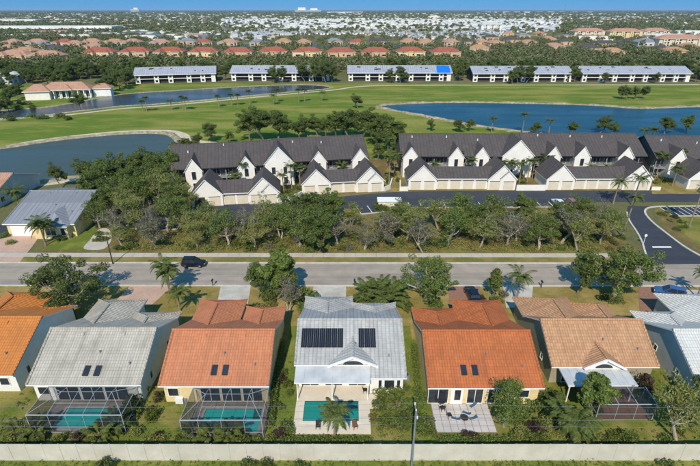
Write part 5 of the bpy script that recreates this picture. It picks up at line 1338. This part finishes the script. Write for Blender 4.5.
# house by the lake
palm((46, 246), 5.2, 'feathery palm in front of the metal roofed house', n=18, seed=51, s=1.1, trunks=2); palm((22, 214), 5.6, 'tall palm left of the metal roofed house', n=18, seed=52, s=1.25)
tree('oak', 1, (62, 188), 6, 'round tree on the shore behind the metal roofed house', rx=.8)
for i, (p, k) in enumerate((((62, 240), 'lime'), ((70, 236), 'dark'), ((76, 232), 'red'), ((56, 238), 'green'), ((6, 237), 'green'), ((12, 244), 'olive'))): bush(k, p, 1.1, ('lime shrub in the entrance bed of the metal roofed house', 'dark shrub by the entrance of the metal roofed house', 'reddish shrub by the entrance of the metal roofed house', 'green shrub near the palm of the metal roofed house', 'green shrub at the left edge beside the pink driveway', 'olive shrub at the left edge near the street')[i], 1.0)
# ---- condo courtyards
r = random.Random(99)
cond = [(246, 188, 6.5), (238, 192, 4.5), (292, 190, 6.5), (284, 194, 5), (300, 188, 5.5), (309, 186, 4.5), (341, 182, 4.8), (389, 184, 7.5), (394, 176, 6), (391, 171, 5.5), (433, 180, 4.5), (470, 180, 5.6), (497, 178, 4.4), (519, 184, 5.5), (527, 182, 6), (532, 178, 5), (604, 183, 4.5), (588, 181, 4), (655, 178, 6.5), (665, 172, 6), (674, 176, 7), (660, 160, 6), (672, 186, 5), (455, 175, 6)]
for i, (a, b_, h) in enumerate(sorted(cond)):
    far_palm((a, b_), h, 'palm in the planted condo courts, %s from the left' % ordn(i), r.choice([0, 2, 2]), r.uniform(.8, 1.1), 'courtyard palms of the condos')
palm((632, 205), 6.8, 'tall leaning palm in front of the right central garages, right of a pair', n=17, seed=61, s=1.05); palm((613, 204), 5.8, 'palm in front of the right central garages, left of a pair', n=17, seed=62, s=1.05)
palm((622, 237), 8.6, 'very tall thin palm at the corner of the side road', n=15, seed=63, s=.8, bend=.1, rz=20); palm((689, 227), 8.8, 'tall leaning palm on the grassy island', n=14, seed=64, s=.8, bend=.1, rz=30)
for i in range(40):
    a = r.choice([r.uniform(225, 245), r.uniform(283, 302), r.uniform(325, 350), r.uniform(386, 400), r.uniform(422, 440), r.uniform(455, 505), r.uniform(518, 534), r.uniform(560, 625), r.uniform(655, 690)])
    bush(r.choice(['green', 'dark', 'olive', 'lime']), (a, r.uniform(176, 184) + (12 if a < 310 else 0)), r.uniform(.8, 1.6), 'shrub in the planted court between condos and garages', r.uniform(.8, 1.6), 'courtyard shrubs of the condos')
for i, (a, b_) in enumerate(((668, 213), (675, 218), (681, 223), (662, 215), (671, 221), (684, 228), (677, 230))): bush(('olive', 'red', 'green', 'dark', 'olive', 'green', 'dark')[i], (a, b_), 1.0, 'shrub in the bed of the grassy island', .8, 'island shrubs')
# ---- golf course trees
for i, (a, b_, k, v, h, lb) in enumerate(((210, 141, 'oak', 0, 6, 'single tree left of the big fairway trees'), (250, 141, 'oak', 2, 10.5, 'left one of the big round trees behind the left condos'), (264, 141, 'oak', 1, 11, 'middle one of the big round trees behind the left condos'), (278, 141, 'oak', 0, 10, 'right one of the big round trees behind the left condos'), (318, 137, 'oak', 1, 7, 'small tree left of the green clump behind the condos'), (336, 137, 'oak', 2, 9, 'tree at the left of the green clump behind the condos'), (349, 139, 'oak', 0, 10, 'tree in the middle of the green clump behind the condos'), (362, 138, 'oak', 1, 9.5, 'tree at the right of the green clump behind the condos'), (376, 145, 'oak', 2, 9, 'tree between the left and central condo roofs'), (391, 150, 'slim', 1, 9.5, 'slim tree at the gap between the condo roofs'), (457, 132, 'oak', 0, 4.5, 'small tree on the shore behind the central condos'), (600, 133, 'oak', 1, 6, 'tree on the lake shore behind the right central condos'), (664, 134, 'oak', 0, 6, 'tree on the lake shore left behind the right condos'), (686, 133, 'oak', 2, 6.5, 'tree on the lake shore behind the right condos'), (358, 108.5, 'oak', 1, 6, 'bushy tree at the head of the blue lake'), (80, 110, 'oak', 2, 8, 'tree standing before the canal below the clubhouse'))):
    tree(k, v, (a, b_), h, lb, rx=1.15)
for i, (a, b_, h) in enumerate(((522, 133, 7), (548, 137, 6), (491, 133, 5.5), (640, 152, 7))): far_palm((a, b_), h, ('palm behind the central condo roof ridge, tallest', 'palm behind the junction of the central condo roofs', 'palm on the shore left of the tallest ridge palm', 'palm at the left end of the right condos')[i], 2)
for i, (a, b_) in enumerate(((620, 99), (627, 99.4), (634, 99.2), (644, 99))): tree('oak', i, (a, b_), 6.2, '%s of four small trees on the far right fairway' % ORD[i], rx=1.0, group='four fairway trees')
for i, a in enumerate((143, 147, 172, 183, 186, 219, 232, 238, 250, 274, 277, 299, 305, 322)):
    far_palm((a, 112 - (a - 140) * .062 + r.uniform(-1, 1.5)), r.uniform(4, 6.5), 'small palm on the fairway along the canal, %s from the left' % ordn(i), r.choice([1, 1, 0]), 1.0, 'fairway palms along the canal')
back = [(300, 139, 6), (308, 137, 7), (326, 138, 7), (343, 134, 7), (370, 134, 7), (384, 138, 8), (398, 141, 6.5), (384, 152, 7), (378, 160, 5), (396, 158, 6), (430, 131, 4), (470, 131, 4.5), (536, 135, 4.5), (573, 136, 5), (612, 136, 5), (230, 143, 4), (196, 150, 5), (188, 158, 6)]
for i, (a, b_, h) in enumerate(sorted(back)):
    tree('oak', i, (a, b_), h, 'garden tree behind or between the condo blocks, %s from the left' % ordn(i), rx=1.05, group='garden trees of the condos')
for i, (a, b_, h) in enumerate(((387, 166, 8), (396, 150, 8.5), (381, 146, 8), (640, 168, 6.5), (648, 150, 7), (545, 176, 5.5), (508, 181, 5))):
    far_palm((a, b_), h, 'palm beside the condo blocks, %s' % ('middle of the sandy gap', 'golf side of the sandy gap', 'left golf corner of the sandy gap', 'front of the right gap', 'rear of the right gap', 'court right of the big gable', 'court left of the big gable')[i], 2, 1.1, 'gap palms of the condos')
# ---- trees in front of and between the apartment row
for i, (a, b_, h) in enumerate(sorted(((274, 83, 10), (283, 83, 9), (305, 82, 11), (316, 82, 12), (326, 83, 12), (332, 82, 11), (390, 83, 8.5), (400, 83, 9.5), (518, 83, 10), (526, 83, 10.5), (512, 84, 9), (604, 83, 6), (655, 83, 6), (460, 81, 8), (574, 82, 9), (224, 80, 9), (120, 90, 11), (126, 87, 10), (112, 92, 9), (104, 95, 8), (695, 82, 9)))):
    tree('oak', i, (a, b_), h, 'tree standing before the pale roofed apartment row, %s from the left' % ordn(i), group='trees before the apartment row')
r2 = random.Random(8)
for i, (a, b_, h) in enumerate(sorted([(r2.uniform(-5, 30), r2.uniform(92, 114), r2.uniform(5, 8)) for k in range(12)] + [(r2.uniform(-5, 135), r2.uniform(80, 88), r2.uniform(7, 10)) for k in range(24)])):
    if 28 < a < 110 and b_ > 86: continue
    tree('oak', i, (a, b_), h, 'dark tree around the clubhouse, %s counted from the left' % ordn(i), group='trees around the clubhouse', rx=1.1)
for i, (a, b_, k, v, h) in enumerate(((104, 190, 'oak', 2, 8), (136, 200, 'oak', 0, 8), (152, 196, 'oak', 1, 8.5), (168, 196, 'olive', 3, 8), (100, 228, 'olive', 1, 6), (130, 222, 'olive', 0, 7), (176, 218, 'olive', 3, 7.5), (192, 240, 'olive', 2, 6))):
    tree(k, v, (a, b_), h, 'tree filling the heart of the left grove, %s from the left' % ordn(i), group='trees of the dense left grove')
for i, (a, b_) in enumerate(sorted([(r2.uniform(0, 70), r2.uniform(117, 121)) for k in range(9)] + [(r2.uniform(0, 45), r2.uniform(104, 112)) for k in range(9)] + [(r2.uniform(120, 330), 97 - r2.random() * 2 - 0) for k in range(0)])):
    bush(r2.choice(['dark', 'green', 'olive']), (a, b_), r2.uniform(1.2, 2.6), 'shrub on the left canal bank, %s from the left' % ordn(i), r2.uniform(1.2, 2.4), 'canal bank shrubs')
# ---- woods: 230 nearest trees of the middle distance singly, the rest as one mass
blocked = []; soft = []
def rect(px0, px1, py, d0, d1):
    (xa, y), (xb, _) = at(px0, py), at(px1, py); blocked.append((xa, xb, y + d0, y + d1))
for px in (100, 134, 168, 203, 238, 272, 307, 341, 376, 411, 446): rect(px - 9.5, px + 9.5, 56.5, -18, 20); soft.append(blocked[-1][:2] + (blocked[-1][2] - 60, blocked[-1][2]))
for a, b_, y0, y1 in ((-140, -80, 290, 345), (-80, 72, 305, 345), (74, 275, 300, 340), (-170, -95, 225, 285), (-335, 195, 606, 690)): blocked.append((a, b_, y0, y1))
for o in col.objects:
    if o.name.split('.')[0] in ('townhouse', 'canal_house', 'grove_house', 'apartment_block', 'hall', 'house', 'warehouse') and o.location.y > 250:
        x, y = o.location.x, o.location.y; w = 200 if 'warehouse' in o.name else 17
        if o.name.startswith('apartment_block'): blocked.append((x - 8, x + 60, y - 60, y + 25))
        else: blocked.append((x - w, x + w, y - 48, y + 22))
def free(x, y): return not (any(a < x < b_ and c < y < d for a, b_, c, d in soft) and rnd.random() < .72) and not any(a < x < b_ and c < y < d for a, b_, c, d in blocked)
r = random.Random(31); cand = []
while len(cand) < 4600:
    y = 322 + (1050 - 322) * r.random() ** 1.1; x = r.uniform(-.82, .82) * y
    px = 350 + FPX * x / (y * .902 + 18.1)
    dens = 1.0
    if y > 780 and 215 < px < 565: dens = .07
    elif y > 560 and 140 < px < 470: dens = .3
    elif 430 < y < 560 and 90 < px < 470: dens = .62
    elif px > 470 and y > 560: dens = .4
    if r.random() < dens and free(x, y): cand.append((x, y, r.uniform(.75, 1.3)))
cand.sort(key=lambda c: c[1])
near, rest = cand[:230], cand[230:]
for i, (x, y, s_) in enumerate(near):
    if r.random() < .2: far_palm(None, r.uniform(7, 10), 'palm rising from the wood behind the apartment row', 1, 1.6, 'palms in the wood behind the apartment row', pos=(x, y))
    else: tree('oak', i, None, 8.6 * s_, 'tree of the wood behind the pale roofed apartment row', pos=(x, y), group='trees of the wood behind the apartment row')
def woods(name, items, faces, size, label, seed):
    """one mesh of many leafy crowns: items = (x, y, radius, height)"""
    g = np.random.default_rng(seed); A = np.array(items); n = len(A); k = faces
    d = g.normal(size=(n, k, 3)); d[..., 2] = np.abs(d[..., 2]) * 1.0 - .25; d /= np.linalg.norm(d, axis=2)[..., None]
    lump = 1 + .28 * np.sin(d[..., :1] * 5 + g.uniform(0, 6, (n, 1, 1))) * np.cos(d[..., 1:2] * 5 + g.uniform(0, 6, (n, 1, 1)))
    q = g.uniform(.62, 1.0, (n, k, 1)) * lump
    rad = np.stack([A[:, 2], A[:, 2], A[:, 3] * .5], 1)[:, None, :]
    p = d * q * rad; p[..., 2] += A[:, 3][:, None] * .52; p[..., 0] += A[:, 0][:, None]; p[..., 1] += A[:, 1][:, None]
    nr = d + g.normal(size=d.shape) * .45; nr /= np.linalg.norm(nr, axis=2)[..., None]
    t = np.cross(nr, g.normal(size=d.shape)); t /= np.linalg.norm(t, axis=2)[..., None]; b_ = np.cross(nr, t)
    s_ = (size * np.minimum(A[:, 2], A[:, 3] * .75))[:, None, None] * g.uniform(.6, 1.3, (n, k, 1))
    V = np.stack([p - t * s_, p - b_ * s_ * .7, p + t * s_, p + b_ * s_ * .7], 2).reshape(-1, 3)
    me = bpy.data.meshes.new(name); nv = len(V); nf = nv // 4
    me.vertices.add(nv); me.vertices.foreach_set('co', V.astype(np.float32).ravel())
    me.loops.add(nv); me.loops.foreach_set('vertex_index', np.arange(nv, dtype=np.int32))
    me.polygons.add(nf); me.polygons.foreach_set('loop_start', np.arange(0, nv, 4, dtype=np.int32)); me.polygons.foreach_set('loop_total', np.full(nf, 4, dtype=np.int32))
    at_ = me.attributes.new('tint', 'FLOAT', 'FACE'); at_.data.foreach_set('value', np.repeat(g.random(n), k).astype(np.float32))
    me.materials.append(M['far_leaf']); me.update(calc_edges=True)
    tag(link(name, me), label, 'trees', None, 'stuff')
woods('woodland', [(x, y, 3.4 * s_, 6.6 * s_ * r.uniform(.75, 1.25)) for x, y, s_ in rest], 120, .19, 'mass of trees filling the middle distance', 1)
it = []
while len(it) < 7500:
    py = r.uniform(12.6, 33.5); px = r.uniform(-15, 715); x, y = at(px, py)
    if 215 < px < 562 and 19.5 < py and r.random() < .9: continue
    if free(x, y): it.append((x, y, r.uniform(3.5, 6) * max(1, y / 1500) ** .8, r.uniform(6, 9.5) * (1.2 if y > 3000 else 1)))
woods('far_woodland', it, 44, .36, 'far woods fading to the horizon', 2)
it = []
for k in range(2500):
    y = r.uniform(5500, 26000); x = r.uniform(-.85, .85) * y; it.append((x, y, r.uniform(40, 140), r.uniform(8, 12)))
woods('horizon_woodland', it, 70, 1.0, 'dark line of woods along the horizon', 3)

# ================================================================ VEHICLES AND SMALL THINGS
def car(label, loc, rz, paint, kind='suv', L=4.6, W=1.85):
    root = thing('car', label, 'car', (loc[0], loc[1], .03), R(rz)); h = W / 2; ht = 1.68 if kind == 'suv' else 1.45; L2 = L / 2
    # body: stations along x with (x, bottom, belt, half width)
    stn = [(-L2, .42, .86, h * .80), (-L2 + .12, .3, .95, h * .93), (-L2 + .7, .26, 1.0, h), (0, .25, 1.0, h), (L2 - 1.15, .26, .97, h), (L2 - .35, .3, .86, h * .95), (L2 - .06, .36, .74, h * .84), (L2, .44, .66, h * .72)]
    b = MB(); rings = []
    for (x, zb, zt, w) in stn: rings.append([(x, -w * .92, zb), (x, -w, (zb + zt) * .52), (x, -w * .96, zt - .06), (x, -w * .84, zt), (x, w * .84, zt), (x, w * .96, zt - .06), (x, w, (zb + zt) * .52), (x, w * .92, zb)])
    for A, B in zip(rings[:-1], rings[1:]):
        for k in range(8): b.face([A[k], A[(k + 1) % 8], B[(k + 1) % 8], B[k]])
    b.face(rings[0]); b.face(list(reversed(rings[-1]))); b.build('body', paint, root, True)
    r0 = -L2 + (.1 if kind == 'suv' else .55); c = MB()
    base = [(r0, h * .84), (r0 + .35, h * .93), (L2 - 1.75, h * .93), (L2 - 1.1, h * .86)]
    top = [(r0 + .35, h * .66), (r0 + .6, h * .72), (L2 - 2.25, h * .72), (L2 - 2.05, h * .68)]
    for sg in (-1, 1):
        for k in range(3): c.face([(base[k][0], sg * base[k][1], .97), (base[k + 1][0], sg * base[k + 1][1], .97), (top[k + 1][0], sg * top[k + 1][1], ht - .07), (top[k][0], sg * top[k][1], ht - .07)])
    c.face([(base[0][0], -base[0][1], .97), (base[0][0], base[0][1], .97), (top[0][0], top[0][1], ht - .07), (top[0][0], -top[0][1], ht - .07)])
    c.face([(base[3][0], -base[3][1], .94), (base[3][0], base[3][1], .94), (top[3][0], top[3][1], ht - .07), (top[3][0], -top[3][1], ht - .07)])
    c.build('windows', 'glass', root)
    t = MB(); t.prism([(top[0][0] - .06, -top[0][1] * .98), (top[3][0] + .04, -top[3][1] * .98), (top[3][0] + .1, 0), (top[3][0] + .04, top[3][1] * .98), (top[0][0] - .06, top[0][1] * .98)], ht - .075, ht); t.build('car_roof', paint, root)
    p = MB()
    for sg in (-1, 1):
        for xx, tx in ((r0 + .3, r0 + .55), (r0 + 1.45, r0 + 1.5), (L2 - 1.2, L2 - 2.1)): p.bar((xx, sg * h * .91, .96), (tx, sg * h * .73, ht - .06), .08)
    p.build('pillar', paint, root)
    for sx in (-L2 + .85, L2 - .88):
        for sg in (-1, 1):
            w = MB(); w.bar((sx, sg * (h - .2), .33), (sx, sg * (h + .01), .33), .66 / 1.414, 0, 16); wo = w.build('wheel', 'tyre', root)
            q = MB(); q.bar((sx, sg * (h + .005), .33), (sx, sg * (h + .025), .33), .4 / 1.414, 0, 12); q.build('rim', 'grey_metal', wo)
    for sg in (-1, 1):
        q = MB(); q.box(L2 - .14, L2 - .02, sg * h * .62 - .16, sg * h * .62 + .16, .62, .74); q.build('headlight', 'white_metal', root)
        q = MB(); q.box(-L2 - .01, -L2 + .1, sg * h * .66 - .14, sg * h * .66 + .14, .72, .92); q.build('tail_light', 'red_lamp', root)
        q = MB(); q.box(L2 - 1.75, L2 - 1.55, sg * (h + .02) - .08, sg * (h + .02) + .08, .96, 1.1); q.build('mirror', paint, root)
    return root
car('dark blue black estate car driving on the street', (-28.3, 73.9), 0, 'car_paint_black', L=4.3, W=1.75)
car('black car parked on the brown paver drive', at(472, 297.5), 92, 'car_paint_black', 'sedan')
car('blue car parked by the bright white house', at(669, 295.5), 152, 'car_paint_blue', 'suv')
car('pale white car parked behind the roadside trees', (49.5, 103.0), 95, 'car_paint_white', 'sedan'); car('dull red car parked beside the pale white one', (52.3, 103.1), 92, 'car_paint_red', 'suv')

def mailbox(px, label, m='dark_metal'):
    x, y = at(*px); o = thing('mailbox', label, 'mailbox', (x, y, 0))
    b = MB(); b.box(-.06, .06, -.06, .06, 0, 1.05); b.build('post', m, o)
    b = MB(); b.extrude_y([(-.13, 1.05), (.13, 1.05), (.13, 1.2), (.07, 1.3), (-.07, 1.3), (-.13, 1.2)], -.28, .28); b.build('box', m, o)
mailbox((354.5, 286), 'dark mailbox on a post right of the solar house driveway'); mailbox((541, 287.5), 'dark mailbox near the green tree at the kerb'); mailbox((213, 286), 'dark mailbox left of the white concrete driveway')
x, y = at(113, 264); lp = thing('street_lamp', 'tall dark street lamp at the kerb below the grove', 'street lamp', (x, y - .0, 0))
b = MB(); b.bar((0, 0, 0), (0, 0, 5.6), .16, 0, 8, .1); b.build('pole', 'dark_metal', lp); b = MB(); b.bar((0, 0, 5.5), (-.9, -.2, 5.75), .07, 0, 6); b.build('arm', 'dark_metal', lp); b = MB(); b.prism([(-1.5, -.42), (-.8, -.42), (-.8, 0), (-1.5, 0)], 5.66, 5.8); b.build('lamp_head', 'dark_metal', lp)
x, y = at(643, 245); ss = thing('road_sign', 'small white backed road sign at the side road corner', 'sign', (x, y, 0))
b = MB(); b.bar((0, 0, 0), (0, 0, 2.4), .07, 0, 6); b.build('post', 'white_metal', ss); b = MB(); b.extrude_y([(.3 * math.cos(math.pi * (k + .5) / 4), 2.1 + .3 * math.sin(math.pi * (k + .5) / 4)) for k in range(8)], -.06, -.03); b.build('plate', 'white_metal', ss)

# ================================================================ AIR
hz = MB(); hz.box(-29000, 29000, -150, 27500, -1.0, 110)
hm = bpy.data.materials.new('haze'); hm.use_nodes = True; nt = hm.node_tree; nt.nodes.clear()
ho = nt.nodes.new('ShaderNodeOutputMaterial'); pv = nt.nodes.new('ShaderNodeVolumePrincipled')
pv.inputs['Color'].default_value = (.5, .72, 1.0, 1); pv.inputs['Density'].default_value = 0.00004; pv.inputs['Anisotropy'].default_value = 0.0
nt.links.new(pv.outputs[0], ho.inputs['Volume']); M['haze'] = hm
tag(hz.build('haze', 'haze'), 'thin bluish air between the camera and the horizon', 'haze', None, 'stuff')
